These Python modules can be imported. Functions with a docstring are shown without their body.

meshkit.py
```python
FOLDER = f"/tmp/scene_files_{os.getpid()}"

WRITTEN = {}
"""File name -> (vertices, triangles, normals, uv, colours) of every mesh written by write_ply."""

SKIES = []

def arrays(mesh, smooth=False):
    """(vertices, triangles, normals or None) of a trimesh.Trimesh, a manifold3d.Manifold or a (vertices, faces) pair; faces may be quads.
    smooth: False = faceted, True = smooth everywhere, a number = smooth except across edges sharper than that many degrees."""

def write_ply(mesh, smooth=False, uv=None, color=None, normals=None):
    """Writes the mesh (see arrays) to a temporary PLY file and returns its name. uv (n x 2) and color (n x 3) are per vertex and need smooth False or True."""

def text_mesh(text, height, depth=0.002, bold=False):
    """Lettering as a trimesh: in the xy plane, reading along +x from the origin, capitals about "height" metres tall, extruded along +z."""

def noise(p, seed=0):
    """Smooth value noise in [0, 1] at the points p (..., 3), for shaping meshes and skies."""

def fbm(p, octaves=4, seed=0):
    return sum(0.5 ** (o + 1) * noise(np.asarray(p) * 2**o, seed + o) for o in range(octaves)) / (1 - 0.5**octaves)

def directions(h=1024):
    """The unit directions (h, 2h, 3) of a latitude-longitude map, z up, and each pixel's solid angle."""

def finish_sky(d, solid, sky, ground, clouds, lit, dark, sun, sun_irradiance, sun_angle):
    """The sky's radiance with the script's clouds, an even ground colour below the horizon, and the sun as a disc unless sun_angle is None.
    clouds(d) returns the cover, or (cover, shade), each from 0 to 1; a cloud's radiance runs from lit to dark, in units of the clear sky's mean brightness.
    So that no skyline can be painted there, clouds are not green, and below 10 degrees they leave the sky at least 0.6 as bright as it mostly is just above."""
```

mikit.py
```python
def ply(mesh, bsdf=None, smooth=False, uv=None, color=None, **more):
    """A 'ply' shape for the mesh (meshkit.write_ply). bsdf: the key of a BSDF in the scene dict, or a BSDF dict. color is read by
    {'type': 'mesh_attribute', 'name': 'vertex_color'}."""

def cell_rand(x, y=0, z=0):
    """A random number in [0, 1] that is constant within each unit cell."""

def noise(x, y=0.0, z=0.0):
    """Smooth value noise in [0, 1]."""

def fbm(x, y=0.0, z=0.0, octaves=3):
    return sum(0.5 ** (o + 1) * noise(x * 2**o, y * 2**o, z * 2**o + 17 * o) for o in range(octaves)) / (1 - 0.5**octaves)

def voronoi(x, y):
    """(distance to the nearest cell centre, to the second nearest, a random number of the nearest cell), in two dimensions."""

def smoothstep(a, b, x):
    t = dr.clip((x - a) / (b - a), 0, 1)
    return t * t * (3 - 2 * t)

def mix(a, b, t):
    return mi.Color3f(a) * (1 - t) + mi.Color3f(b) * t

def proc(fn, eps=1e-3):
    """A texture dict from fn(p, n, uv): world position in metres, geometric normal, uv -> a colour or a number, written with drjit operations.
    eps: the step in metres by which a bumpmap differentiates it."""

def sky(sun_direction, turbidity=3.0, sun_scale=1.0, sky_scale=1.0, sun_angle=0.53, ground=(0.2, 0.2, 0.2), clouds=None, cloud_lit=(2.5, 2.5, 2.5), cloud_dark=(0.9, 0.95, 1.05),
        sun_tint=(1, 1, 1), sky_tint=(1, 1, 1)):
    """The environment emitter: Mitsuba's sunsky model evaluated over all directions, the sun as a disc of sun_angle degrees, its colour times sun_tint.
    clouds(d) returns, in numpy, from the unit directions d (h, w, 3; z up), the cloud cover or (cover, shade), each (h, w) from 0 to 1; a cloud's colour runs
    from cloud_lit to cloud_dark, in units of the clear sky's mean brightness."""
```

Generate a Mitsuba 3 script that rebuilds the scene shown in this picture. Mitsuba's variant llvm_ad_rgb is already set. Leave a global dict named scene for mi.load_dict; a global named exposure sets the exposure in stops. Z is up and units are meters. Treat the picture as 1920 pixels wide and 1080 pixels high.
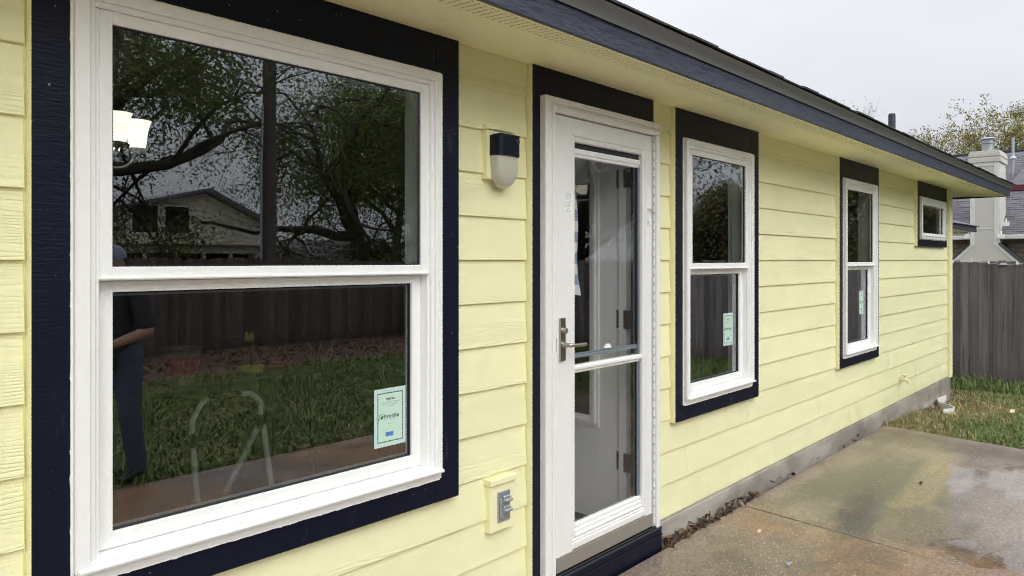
import math, numpy as np, trimesh, mitsuba as mi, drjit as dr, mikit, meshkit
import manifold3d as m3
from mikit import noise, fbm, voronoi, cell_rand, smoothstep, mix
from shapely.geometry import Polygon, box as sbox
from shapely.ops import unary_union

T = mi.ScalarTransform4f
scene, labels = {}, {}
PI = math.pi

# ------------------------------------------------------------------ camera, sky, exposure
CAM = np.array([0.0, -2.12, 1.54])
PHI = math.atan((2212 - 960) / 1400.0)
FWD = np.array([math.cos(PHI), math.sin(PHI), 0.0])
scene['camera'] = {
    'type': 'perspective', 'fov': 2 * math.degrees(math.atan(960 / 1400.0)), 'fov_axis': 'x',
    'principal_point_offset_y': (540 - 487.5) / 1080.0,
    'near_clip': 0.05, 'far_clip': 3000.0,
    'to_world': T().look_at(origin=CAM.tolist(), target=(CAM + FWD).tolist(), up=[0, 0, 1]),
}


def overcast(d):
    e = np.clip(d[..., 2], 0, 1)
    soft = meshkit.fbm(d * np.array([3.0, 3.0, 6.0]) + 5.0, 4, 3)
    shade = np.clip(1.0 - e + 0.22 * (soft - 0.5), 0, 1)      # an overcast sky: three times brighter overhead than at the horizon
    return np.ones_like(e), shade


scene['sky'] = mikit.sky([-0.25, -0.80, 0.62], turbidity=4, sun_scale=0.265, sun_angle=56, clouds=overcast,
                         cloud_lit=(2.35, 2.42, 2.54), cloud_dark=(0.68, 0.71, 0.755), sun_tint=(0.80, 1.0, 1.34))
exposure = 2.95

# ------------------------------------------------------------------ materials


def rgb(*c):
    return {'type': 'rgb', 'value': list(c)}


def plain(name, col, rough=0.5, spec=0.5, **kw):
    scene[name] = {'type': 'twosided', 'bsdf': {'type': 'principled', 'base_color': rgb(*col) if isinstance(col, tuple) else col,
                                                'roughness': rough, 'specular': spec, **kw}}


def bumped(name, col, bump, scale, rough=0.5, spec=0.5, eps=1e-3, **kw):
    b = {'type': 'principled', 'base_color': rgb(*col) if isinstance(col, tuple) else col, 'roughness': rough, 'specular': spec, **kw}
    scene[name] = {'type': 'twosided', 'bsdf': {'type': 'bumpmap', 'arbitrary': mikit.proc(bump, eps), 'scale': scale, 'bsdf': b}}


EXPO = 0.1778           # siding exposure (7 in)
LAP0 = 1.54             # a lap edge lies at this height


def board_ids(p):
    k = dr.floor((p.z - LAP0) / EXPO + 0.001)
    return k, (p.z - LAP0) / EXPO - k


def grain(p, n, uv):
    k, v = board_ids(p)
    r1, r2 = cell_rand(k, 3), cell_rand(k, 7)
    x = p.x + r1 * 37.0
    warp = fbm(x * 1.0, v * 1.3 + r2 * 9, k * 3.1, 3)
    warp2 = fbm(x * 7.0, v * 9.0, k * 1.7 + 40, 2)
    t = v * 15.0 + (warp - 0.5) * 13.0 + (warp2 - 0.5) * 1.2
    fr = t - dr.floor(t)
    groove = smoothstep(0.0, 0.16, fr) * smoothstep(1.0, 0.72, fr)
    depth = smoothstep(0.36, 0.66, fbm(x * 0.9, v * 2.3 + r1 * 5, k + 11, 2))
    fine = fbm(x * 9.0, p.z * 260.0, 3.0, 2)
    return groove * (0.42 + 0.58 * depth) + 0.22 * fine


def yellow_col(p, n, uv):
    k, v = board_ids(p)
    a = fbm(p.x * 1.7, p.z * 3.0, p.y * 3.0, 3)
    b = cell_rand(k, dr.floor(p.x / 1.9 + cell_rand(k, 5)), 4)
    dirt = smoothstep(0.60, 0.85, fbm(p.x * 5, p.z * 5, p.y * 5 + 7, 4))
    c = mix((0.785, 0.755, 0.455), (0.835, 0.81, 0.51), a)
    c = c * (0.975 + 0.05 * b)
    c = mix(c, mi.Color3f(0.68, 0.62, 0.38), 0.22 * dirt)
    splash = smoothstep(0.42, 0.12, p.z + 0.25 * (fbm(p.x * 3, p.z * 2, 4.0, 3) - 0.5)) * smoothstep(0.42, 0.62, fbm(p.x * 7, p.z * 7, 9.0, 4))
    return mix(c, mi.Color3f(0.50, 0.46, 0.27), 0.13 * splash)


bumped('paint_siding', mikit.proc(yellow_col), grain, 0.0018, rough=0.48, spec=0.35, eps=1.2e-3)
plain('paint_yellow', mikit.proc(yellow_col), rough=0.5, spec=0.3)


def navy_col(p, n, uv):
    a = fbm(p.x * 8, p.y * 8, p.z * 3, 3)
    d1, d2, rr = voronoi(p.x * 21 + p.y * 5, p.z * 21)
    fleck = smoothstep(0.030 + 0.05 * dr.square(cell_rand(rr * 977.0)), 0.02, d1) * smoothstep(0.80, 0.84, rr) * smoothstep(0.35, 0.6, fbm(p.x * 3, p.z * 3, 6.0, 2))
    scuff = smoothstep(0.66, 0.86, fbm(p.x * 30, p.y * 30, p.z * 6, 4)) * smoothstep(0.45, 0.7, fbm(p.x * 2, p.y * 9, p.z * 2 + 4, 2))
    c = mix((0.0028, 0.0040, 0.0135), (0.0052, 0.0070, 0.021), a)
    c = mix(c, mi.Color3f(0.06, 0.065, 0.085), 0.5 * scuff)
    return mix(c, mi.Color3f(0.30, 0.30, 0.29), fleck)


def rough_saw(p, n, uv):
    return fbm(p.x * 30, p.y * 180, p.z * 180, 3)


def fascia_grain(p, n, uv):
    w = fbm(p.x * 5.0, p.z * 60.0, 2.0, 2)
    return fbm(p.x * 24.0 + w * 3, p.z * 150.0 + w * 8, 1.0, 3)


def navy_fascia(p, n, uv):
    a = fbm(p.x * 3.0, p.z * 40.0, p.y, 3)
    return mix((0.020, 0.024, 0.043), (0.040, 0.046, 0.074), a)


bumped('paint_navy', mikit.proc(navy_col), rough_saw, 0.0016, rough=0.42, spec=0.22)
bumped('paint_fascia', mikit.proc(navy_fascia), fascia_grain, 0.0035, rough=0.42, spec=0.55)
plain('vinyl', (0.80, 0.80, 0.785), rough=0.28, spec=0.5)
plain('caulk', (0.76, 0.76, 0.74), rough=0.55, spec=0.3)


def door_col(p, n, uv):
    a = fbm(p.x * 12, p.y * 12, p.z * 2.5, 3)
    d1, d2, rr = voronoi(p.x * 70, p.z * 70)
    sp = smoothstep(0.10, 0.05, d1) * smoothstep(0.93, 0.95, rr) * smoothstep(0.7, 0.1, p.z)
    return mix(mix((0.72, 0.71, 0.685), (0.78, 0.775, 0.76), a), mi.Color3f(0.35, 0.32, 0.28), 0.55 * sp)


plain('door_paint', mikit.proc(door_col), rough=0.3, spec=0.5)
plain('grey_paint', (0.42, 0.43, 0.44), rough=0.4)
plain('indoor_white', (0.82, 0.82, 0.81), rough=0.5)
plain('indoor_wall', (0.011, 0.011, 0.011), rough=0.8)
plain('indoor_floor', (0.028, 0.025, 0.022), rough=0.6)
plain('gasket', (0.012, 0.013, 0.017), rough=0.35)
plain('spacer', (0.30, 0.34, 0.38), rough=0.3, metallic=0.6)
plain('drip_metal', (0.18, 0.185, 0.205), rough=0.34, spec=0.7)
plain('taupe', (0.235, 0.205, 0.175), rough=0.35)
scene['nickel'] = {'type': 'twosided', 'bsdf': {'type': 'principled', 'base_color': rgb(0.44, 0.41, 0.37), 'metallic': 1.0, 'roughness': 0.33}}
plain('galvanised', (0.40, 0.43, 0.46), rough=0.38, metallic=0.7)
plain('bronze', (0.075, 0.062, 0.053), rough=0.45, metallic=0.4)
plain('black_plastic', (0.014, 0.014, 0.015), rough=0.45)
scene['glass_window'] = {'type': 'thindielectric', 'int_ior': 2.3, 'specular_transmittance': rgb(0.78, 0.84, 0.81), 'specular_reflectance': rgb(0.94, 0.97, 1.0)}
scene['glass_door'] = {'type': 'thindielectric', 'int_ior': 1.62, 'specular_transmittance': rgb(0.96, 0.97, 0.97)}
scene['diffuser'] = {'type': 'twosided', 'bsdf': {'type': 'principled', 'base_color': rgb(0.47, 0.46, 0.38), 'roughness': 0.22, 'specular': 0.6, 'clearcoat': 0.5}}


def patio_col(p, n, uv):
    a = fbm(p.x * 1.1, p.y * 1.1, 1.0, 4)
    b = fbm(p.x * 3.7 + 9, p.y * 3.7, 2.0, 4)
    st = fbm(p.x * 2.0 + 3, p.y * 9.0, 6.0, 4)              # brush and run-off streaks along the house
    sand = fbm(p.x * 95, p.y * 95, 3.0, 2)
    base = mix((0.115, 0.088, 0.068), (0.235, 0.192, 0.154), smoothstep(0.25, 0.75, 0.4 * a + 0.3 * b + 0.3 * st))
    near = smoothstep(4.75, 4.2, p.x)
    rust = smoothstep(0.40, 0.62, fbm(p.x * 1.3 + 3.3, p.y * 1.9 + 1.7, 5.0, 4)) * near
    base = mix(base, mi.Color3f(0.25, 0.142, 0.068), 0.65 * rust)
    # dark, algae-green soaked patch beside the house, and a dry pale band along the wall
    q = dr.square((p.x - 5.3) / 1.15) + dr.square((p.y + 0.62) / 0.44) + 1.6 * (b - 0.5) + 0.8 * (st - 0.5)
    base = mix(base, mi.Color3f(0.052, 0.052, 0.045), 0.9 * smoothstep(1.15, 0.15, q))
    base = mix(base, mi.Color3f(0.26, 0.225, 0.185), 0.55 * smoothstep(-0.26, -0.10, p.y + 0.16 * (b - 0.5)))
    # tan run-off streak through it
    s = dr.square((p.x - 5.9) / 1.5) + dr.square((p.y + 0.80 - 0.05 * (p.x - 5.9)) / 0.13) + 1.8 * (b - 0.5) + 1.2 * (st - 0.5)
    base = mix(base, mi.Color3f(0.29, 0.235, 0.135), 0.55 * smoothstep(1.1, 0.0, s))
    # brown stain along the outer edge
    base = mix(base, mi.Color3f(0.105, 0.078, 0.056), 0.7 * smoothstep(6.75, 6.95, p.x + 0.4 * (b - 0.5)) * smoothstep(7.40, 7.2, p.x + 0.1 * (b - 0.5)))
    dk = smoothstep(0.55, 0.75, fbm(p.x * 2.6 + 17, p.y * 4.2, 9.0, 4))
    base = mix(base, mi.Color3f(0.075, 0.062, 0.050), 0.55 * dk)
    d1, d2, rr = voronoi(p.x * 30, p.y * 30)
    chip = smoothstep(0.15, 0.08, d1) * smoothstep(0.82, 0.88, rr + 0.3 * (a - 0.5) + 0.05 * near)
    base = mix(base, mi.Color3f(0.46, 0.38, 0.26), 0.7 * chip)
    e1, e2, er = voronoi(p.x * 6 + b * 2.5, p.y * 12 + a * 2.5)     # dead twiggy marks
    mark = smoothstep(0.07, 0.02, e2 - e1) * smoothstep(0.66, 0.74, er) * smoothstep(5.1, 5.5, p.x) * smoothstep(0.46, 0.56, b)
    base = mix(base, mi.Color3f(0.022, 0.020, 0.018), 0.85 * mark)
    return base * mi.Color3f(1.03, 0.955, 0.93) * (0.50 + 0.9 * sand)


def pool_mask(p):
    """1 where rain stands on the slab, with a crisp, frayed edge."""
    a = fbm(p.x * 1.6 + 4, p.y * 2.6, 4.0, 4)
    b = fbm(p.x * 9.0, p.y * 9.0, 5.0, 2)
    q = dr.square((p.x - 5.65) / 1.45) + dr.square((p.y + 1.95) / 1.25) + 0.9 * (a - 0.5) + 0.14 * (b - 0.5)
    q2 = dr.square((p.x - 5.3) / 0.95) + dr.square((p.y + 0.52) / 0.40) + 1.5 * (a - 0.5) + 0.14 * (b - 0.5)
    return dr.maximum(smoothstep(1.0, 0.86, q) * (1.0 - 0.55 * smoothstep(0.60, 0.68, fbm(p.x * 1.2, p.y * 4.5 + 2, 3.0, 3))), 0.45 * smoothstep(1.05, 0.6, q2))


def patio_rough(p, n, uv):
    a = fbm(p.x * 1.1 + 20, p.y * 2.2, 1.0, 4)
    wet = smoothstep(4.0, 5.0, p.x + 1.2 * (a - 0.5)) * smoothstep(7.25, 6.95, p.x + 0.35 * (a - 0.5))
    return mi.Float(0.33 - 0.17 * wet) * (1 - pool_mask(p)) + 0.045 * pool_mask(p)


def patio_bump(p, n, uv):
    return (1.0 - 0.985 * pool_mask(p)) * fbm(p.x * 110, p.y * 110, 2.0, 2)


scene['concrete_patio'] = {'type': 'twosided', 'bsdf': {'type': 'bumpmap', 'arbitrary': mikit.proc(patio_bump, 2e-3), 'scale': 0.0016,
    'bsdf': {'type': 'principled', 'base_color': mikit.proc(patio_col), 'roughness': mikit.proc(patio_rough), 'specular': 1.0}}}


def found_col(p, n, uv):
    a = fbm(p.x * 2.2, p.z * 6, p.y * 4, 4)
    b = fbm(p.x * 4, p.z * 5.0, 5.0, 4)
    c = mix((0.27, 0.238, 0.205), (0.43, 0.388, 0.345), smoothstep(0.3, 0.7, a))
    c = mix(c, mi.Color3f(0.13, 0.125, 0.122), 0.45 * smoothstep(0.5, 0.75, b))
    edge = smoothstep(0.03, 0.0, dr.abs(p.z - 0.085 - 0.05 * (fbm(p.x * 6, 1.0, 1.0, 3) - 0.5)))
    return mix(c, mi.Color3f(0.42, 0.40, 0.38), 0.5 * edge * smoothstep(4.6, 4.0, p.x))


def found_bump(p, n, uv):
    return fbm(p.x * 30, p.z * 30, p.y * 30, 4)


bumped('concrete_wall', mikit.proc(found_col), found_bump, 0.004, rough=0.7, spec=0.3)


def fence_col(p, n, uv):
    k = cell_rand(dr.floor((5.2 - p.y) / 0.1185) + 3.0 * dr.floor((p.x + 6.0) / 0.1185), 2)
    g = fbm(p.y * 70 + p.x * 70, p.z * 3.5, k * 20, 3)
    g2 = fbm(p.y * 18 + p.x * 18, p.z * 1.2 + k * 30, 2.0, 3)
    c = mix((0.125, 0.111, 0.112), (0.30, 0.268, 0.268), 0.55 * g + 0.45 * g2)
    c = c * (0.70 + 0.60 * k)
    c = mix(c, mi.Color3f(0.10, 0.066, 0.050), 0.5 * smoothstep(0.05, -0.28, p.z))
    streak = smoothstep(0.62, 0.75, fbm(p.y * 45 + p.x * 45, p.z * 1.6 + 9, k * 9, 2))
    return mix(c, mi.Color3f(0.055, 0.049, 0.052), 0.5 * streak)


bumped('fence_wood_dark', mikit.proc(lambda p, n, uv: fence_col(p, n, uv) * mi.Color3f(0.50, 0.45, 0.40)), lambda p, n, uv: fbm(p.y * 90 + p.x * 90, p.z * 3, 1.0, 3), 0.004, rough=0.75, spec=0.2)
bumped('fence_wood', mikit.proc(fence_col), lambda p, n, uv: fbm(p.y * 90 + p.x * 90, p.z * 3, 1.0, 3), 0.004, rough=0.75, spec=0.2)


def soil_col(p, n, uv):
    a = fbm(p.x * 1.3, p.y * 1.3, 2.0, 4)
    b = fbm(p.x * 14, p.y * 14, 3.0, 3)
    dry = smoothstep(0.0, 1.0, 1.6 * a - 0.4 + 0.5 * (b - 0.5))
    c = mix((0.055, 0.075, 0.026), (0.17, 0.135, 0.07), dry)
    bed = smoothstep(-7.6, -8.6, p.y + 0.8 * (a - 0.5))
    return mix(c, mi.Color3f(0.10, 0.068, 0.048), bed) * (0.6 + 0.8 * b)


plain('soil', mikit.proc(soil_col), rough=0.9, spec=0.15)


def shingle_col(p, n, uv):
    k = cell_rand(dr.floor(p.z / 0.07), dr.floor(p.y / 0.28 + 0.5 * dr.floor(p.z / 0.07)), 3)
    b = fbm(p.x * 30, p.y * 30, p.z * 30, 2)
    return mix((0.115, 0.108, 0.122), (0.20, 0.19, 0.215), 0.6 * k + 0.4 * b)


plain('shingle_grey', mikit.proc(shingle_col), rough=0.85, spec=0.2)
plain('shingle_dark', (0.045, 0.045, 0.05), rough=0.85)
plain('siding_beige', (0.52, 0.50, 0.46), rough=0.6)
plain('stucco', (0.58, 0.54, 0.46), rough=0.8)
plain('burgundy', (0.12, 0.018, 0.03), rough=0.5)
plain('trim_white', (0.62, 0.62, 0.60), rough=0.5)
plain('brick_a', (0.30, 0.235, 0.19), rough=0.85)
plain('brick_b', (0.25, 0.21, 0.185), rough=0.85)
plain('brick_c', (0.33, 0.30, 0.27), rough=0.85)
plain('mortar', (0.20, 0.185, 0.17), rough=0.9)
plain('dark_window', (0.012, 0.013, 0.016), rough=0.12)
plain('bark', mikit.proc(lambda p, n, uv: mix((0.035, 0.031, 0.027), (0.10, 0.088, 0.076), fbm(p.x * 9, p.y * 9, p.z * 3, 3))), rough=0.9, spec=0.15)
plain('pole_wood', mikit.proc(lambda p, n, uv: mix((0.075, 0.064, 0.056), (0.15, 0.13, 0.115), fbm(p.x * 30, p.y * 30, p.z * 1.5, 3))), rough=0.85, spec=0.15)
scene['leaf'] = {'type': 'twosided', 'bsdf': {'type': 'principled', 'base_color': {'type': 'mesh_attribute', 'name': 'vertex_color'}, 'roughness': 0.55, 'specular': 0.3}}
scene['tree_leaf'] = {'type': 'principledthin', 'base_color': {'type': 'mesh_attribute', 'name': 'vertex_color'}, 'roughness': 0.5, 'diff_trans': 0.9}
plain('white_plastic', (0.78, 0.78, 0.75), rough=0.35)
plain('paper_white', (0.80, 0.80, 0.80), rough=0.5)
plain('paper_green', (0.50, 0.66, 0.56), rough=0.45)
plain('paper_rim', (0.50, 0.62, 0.60), rough=0.45)
plain('ink_green', (0.02, 0.12, 0.045), rough=0.5)
plain('ink_dark', (0.02, 0.025, 0.025), rough=0.5)
plain('ink_blue', (0.07, 0.20, 0.45), rough=0.5)
plain('ink_grey', (0.30, 0.37, 0.34), rough=0.5)
plain('lime', (0.52, 0.62, 0.05), rough=0.4)
plain('red_plastic', (0.30, 0.03, 0.03), rough=0.4)
plain('tube_white', (0.80, 0.84, 0.80), rough=0.4)
plain('skin', (0.36, 0.21, 0.16), rough=0.5)
plain('denim', (0.055, 0.075, 0.12), rough=0.85)
plain('shirt', (0.028, 0.028, 0.032), rough=0.85)
plain('cap_grey', (0.17, 0.19, 0.25), rough=0.8)
plain('hair', (0.03, 0.02, 0.015), rough=0.7)
plain('cloth_blue', (0.30, 0.36, 0.50), rough=0.85)
plain('cloth_white', (0.75, 0.76, 0.80), rough=0.85)
plain('hole', (0.015, 0.013, 0.009), rough=0.9)

# ------------------------------------------------------------------ mesh helpers


def num(key):
    if key not in scene and key not in labels:
        return key
    i = 1
    while f'{key}_{i:03d}' in scene or f'{key}_{i:03d}' in labels:
        i += 1
    return f'{key}_{i:03d}'


def put(key, mesh, mat, smooth=False, **kw):
    key = num(key)
    scene[key] = mikit.ply(mesh, mat, smooth=smooth, **kw)
    return key


def tag(key, label=None, cat=None, group=None, kind=None):
    d = labels.setdefault(key, {})
    if label: d['label'] = label
    if cat: d['category'] = cat
    if group: d['group'] = group
    if kind: d['kind'] = kind
    return key


def bx(x0, x1, y0, y1, z0, z1, c=0.0015):
    """A box with chamfered edges."""
    c = min(c, 0.45 * (x1 - x0), 0.45 * (y1 - y0), 0.45 * (z1 - z0))
    lo, hi = np.array([x0, y0, z0]), np.array([x1, y1, z1])
    pts = []
    for sx in (0, 1):
        for sy in (0, 1):
            for sz in (0, 1):
                s = np.array([sx, sy, sz])
                corner = np.where(s == 1, hi, lo)
                inw = np.where(s == 1, -c, c)
                for k in range(3):
                    q = corner + inw
                    q[k] = corner[k]
                    pts.append(q)
    h = m3.Manifold.hull_points(np.array(pts, dtype=np.float32))
    m = h.to_mesh()
    return trimesh.Trimesh(m.vert_properties[:, :3], m.tri_verts, process=False)


def cat(*ms):
    ms = [x for m in ms for x in (m if isinstance(m, (list, tuple)) else [m])]
    return trimesh.util.concatenate(ms)


def prism_x(poly_yz, x0, x1):
    """Polygon in (y, z) run along x."""
    p = Polygon(poly_yz)
    m = trimesh.creation.extrude_polygon(p, x1 - x0, engine='earcut')
    v = m.vertices
    m.vertices = np.stack([v[:, 2] + x0, v[:, 0], v[:, 1]], 1)
    return m


def prism_y(poly_xz, y0, y1):
    p = poly_xz if isinstance(poly_xz, Polygon) else Polygon(poly_xz)
    m = trimesh.creation.extrude_polygon(p, y1 - y0, engine='earcut')
    v = m.vertices
    m.vertices = np.stack([v[:, 0], y1 - v[:, 2], v[:, 1]], 1)
    return m


def prism_z(poly_xy, z0, z1):
    p = poly_xy if isinstance(poly_xy, Polygon) else Polygon(poly_xy)
    m = trimesh.creation.extrude_polygon(p, z1 - z0, engine='earcut')
    m.apply_translation([0, 0, z0])
    return m


def prism_yx(poly_yz_at, x0):
    return poly_yz_at


def tube(pts, rad, sides=10, caps=True):
    p = np.asarray(pts, float)
    r = np.broadcast_to(np.asarray(rad, float), (len(p),))
    t = np.gradient(p, axis=0)
    t /= np.linalg.norm(t, axis=1, keepdims=True)
    up = np.array([0, 0, 1.0]) if abs(t[0, 2]) < 0.9 else np.array([1.0, 0, 0])
    rings = []
    a = np.cross(t[0], up); a /= np.linalg.norm(a)
    for i in range(len(p)):
        a = a - t[i] * (a @ t[i]); a /= np.linalg.norm(a)
        b = np.cross(t[i], a)
        ang = np.arange(sides) * 2 * PI / sides
        rings.append(p[i] + r[i] * (np.cos(ang)[:, None] * a + np.sin(ang)[:, None] * b))
    v = np.vstack(rings)
    f = []
    n = sides
    for i in range(len(p) - 1):
        for j in range(n):
            q = (i * n + j, i * n + (j + 1) % n, (i + 1) * n + (j + 1) % n, (i + 1) * n + j)
            f += [(q[0], q[1], q[2]), (q[0], q[2], q[3])]
    if caps:
        v = np.vstack([v, p[0], p[-1]])
        a0, a1 = len(v) - 2, len(v) - 1
        for j in range(n):
            f.append((a0, (j + 1) % n, j))
            f.append((a1, (len(p) - 1) * n + j, (len(p) - 1) * n + (j + 1) % n))
    return trimesh.Trimesh(v, np.array(f), process=False)


def bez(pts, n=16):
    """A smooth line through the points."""
    p = np.asarray(pts, float)
    p = np.vstack([2 * p[0] - p[1], p, 2 * p[-1] - p[-2]])
    out = []
    for i in range(1, len(p) - 2):
        for s in np.linspace(0, 1, n, endpoint=False):
            a, b, c, d = p[i - 1], p[i], p[i + 1], p[i + 2]
            out.append(0.5 * (2 * b + (c - a) * s + (2 * a - 5 * b + 4 * c - d) * s * s + (3 * b - a - 3 * c + d) * s ** 3))
    out.append(p[-2])
    return np.array(out)


def lathe(prof, center, sides=32):
    """prof: (r, z) pairs; turned round z at center."""
    p = np.asarray(prof, float)
    ang = np.arange(sides) * 2 * PI / sides
    v = np.stack([p[:, None, 0] * np.cos(ang), p[:, None, 0] * np.sin(ang), np.repeat(p[:, 1:2], sides, 1)], -1).reshape(-1, 3)
    f = []
    for i in range(len(p) - 1):
        for j in range(sides):
            a, b, c, d = i * sides + j, i * sides + (j + 1) % sides, (i + 1) * sides + (j + 1) % sides, (i + 1) * sides + j
            f += [(a, b, c), (a, c, d)]
    return trimesh.Trimesh(v + np.asarray(center, float), np.array(f), process=False)


def text(txt, h, x, y, z, bold=False, width=None, depth=0.0006):
    """Lettering on a wall that faces -y, its left end at x and its base line at z, or centred on x with its width given."""
    m = meshkit.text_mesh(txt, h, depth, bold)
    v = m.vertices.copy()
    if width is not None:
        v[:, 0] = (v[:, 0] - v[:, 0].min()) / np.ptp(v[:, 0]) * width - width / 2
    m.vertices = np.stack([x + v[:, 0], y - v[:, 2], z + v[:, 1]], 1)
    return m


def ragged(x0, x1, z0, z1, y0, y1, seed, amp=0.0009, step=0.008, vertical=False):
    """A bead of caulk with an uneven edge, along x (or along z)."""
    L0, L1 = (z0, z1) if vertical else (x0, x1)
    n = max(6, int((L1 - L0) / step))
    t = np.linspace(L0, L1, n)
    e = (meshkit.fbm(np.stack([t * 40, t * 0 + seed, t * 0], -1), 3, seed) - 0.35) * amp * 2
    e = np.maximum(e, 0) + (meshkit.noise(np.stack([t * 130, t * 0, t * 0 + seed], -1), seed) > 0.86) * amp
    if vertical:
        poly = [(x0 - v, s) for s, v in zip(t, e)] + [(x1 + v, s) for s, v in zip(t[::-1], e[::-1])]
    else:
        poly = [(s, z0 - v) for s, v in zip(t, e)] + [(s, z1 + v) for s, v in zip(t[::-1], e[::-1])]
    return prism_y(Polygon(poly).buffer(0), y0, y1)


# ------------------------------------------------------------------ ground


def ground_z(x, y):
    x, y = np.asarray(x, float), np.asarray(y, float)
    s = lambda a, b, v: np.clip((v - a) / (b - a), 0, 1) ** 2 * (3 - 2 * np.clip((v - a) / (b - a), 0, 1))
    z = -0.075 - 0.235 * s(7.3, 13.2, x)
    z = z - 0.18 * s(-3.2, -12.0, y) * (1 - s(7.3, 13.2, x))
    far = s(14, 26, np.hypot(x - 4, y + 3))
    z = z * (1 - far) - 0.42 * far
    bump = (meshkit.fbm(np.stack([x * 0.8, y * 0.8, 0 * x], -1), 3, 5) - 0.5) * 0.07
    near = np.clip(np.maximum(x - 7.45, -(y + 3.35)) / 0.5, 0, 1)
    return z + bump * near - 0.10 * (1 - np.clip(np.maximum(x - 7.40, -(y + 3.25)) / 0.12, 0, 1))


def axis(lo, hi, fine, far):
    a = np.arange(lo, hi + fine / 2, fine)
    g = [hi]
    st = fine
    while g[-1] < far:
        st *= 1.35; g.append(g[-1] + st)
    l = [lo]
    st = fine
    while l[-1] > -far:
        st *= 1.35; l.append(l[-1] - st)
    return np.concatenate([l[:0:-1], a, g[1:]])


gx, gy = axis(-2, 15, 0.10, 1500), axis(-13, 3, 0.10, 1500)
X, Y = np.meshgrid(gx, gy, indexing='ij')
V = np.stack([X, Y, ground_z(X, Y)], -1).reshape(-1, 3)
nx, ny = len(gx), len(gy)
i, j = np.meshgrid(np.arange(nx - 1), np.arange(ny - 1), indexing='ij')
F = np.stack([i * ny + j, (i + 1) * ny + j, (i + 1) * ny + j + 1, i * ny + j + 1], -1).reshape(-1, 4)
tag(put('ground', (V, F), 'soil', smooth=True), kind='structure')

# the patio: slabs with joints between them, falling away from the house by 1.5 %
rng = np.random.default_rng(4)
PATIO = [(-4.0, -1.2), (-1.2, 1.55), (1.55, 4.47), (4.47, 7.50)]


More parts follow.
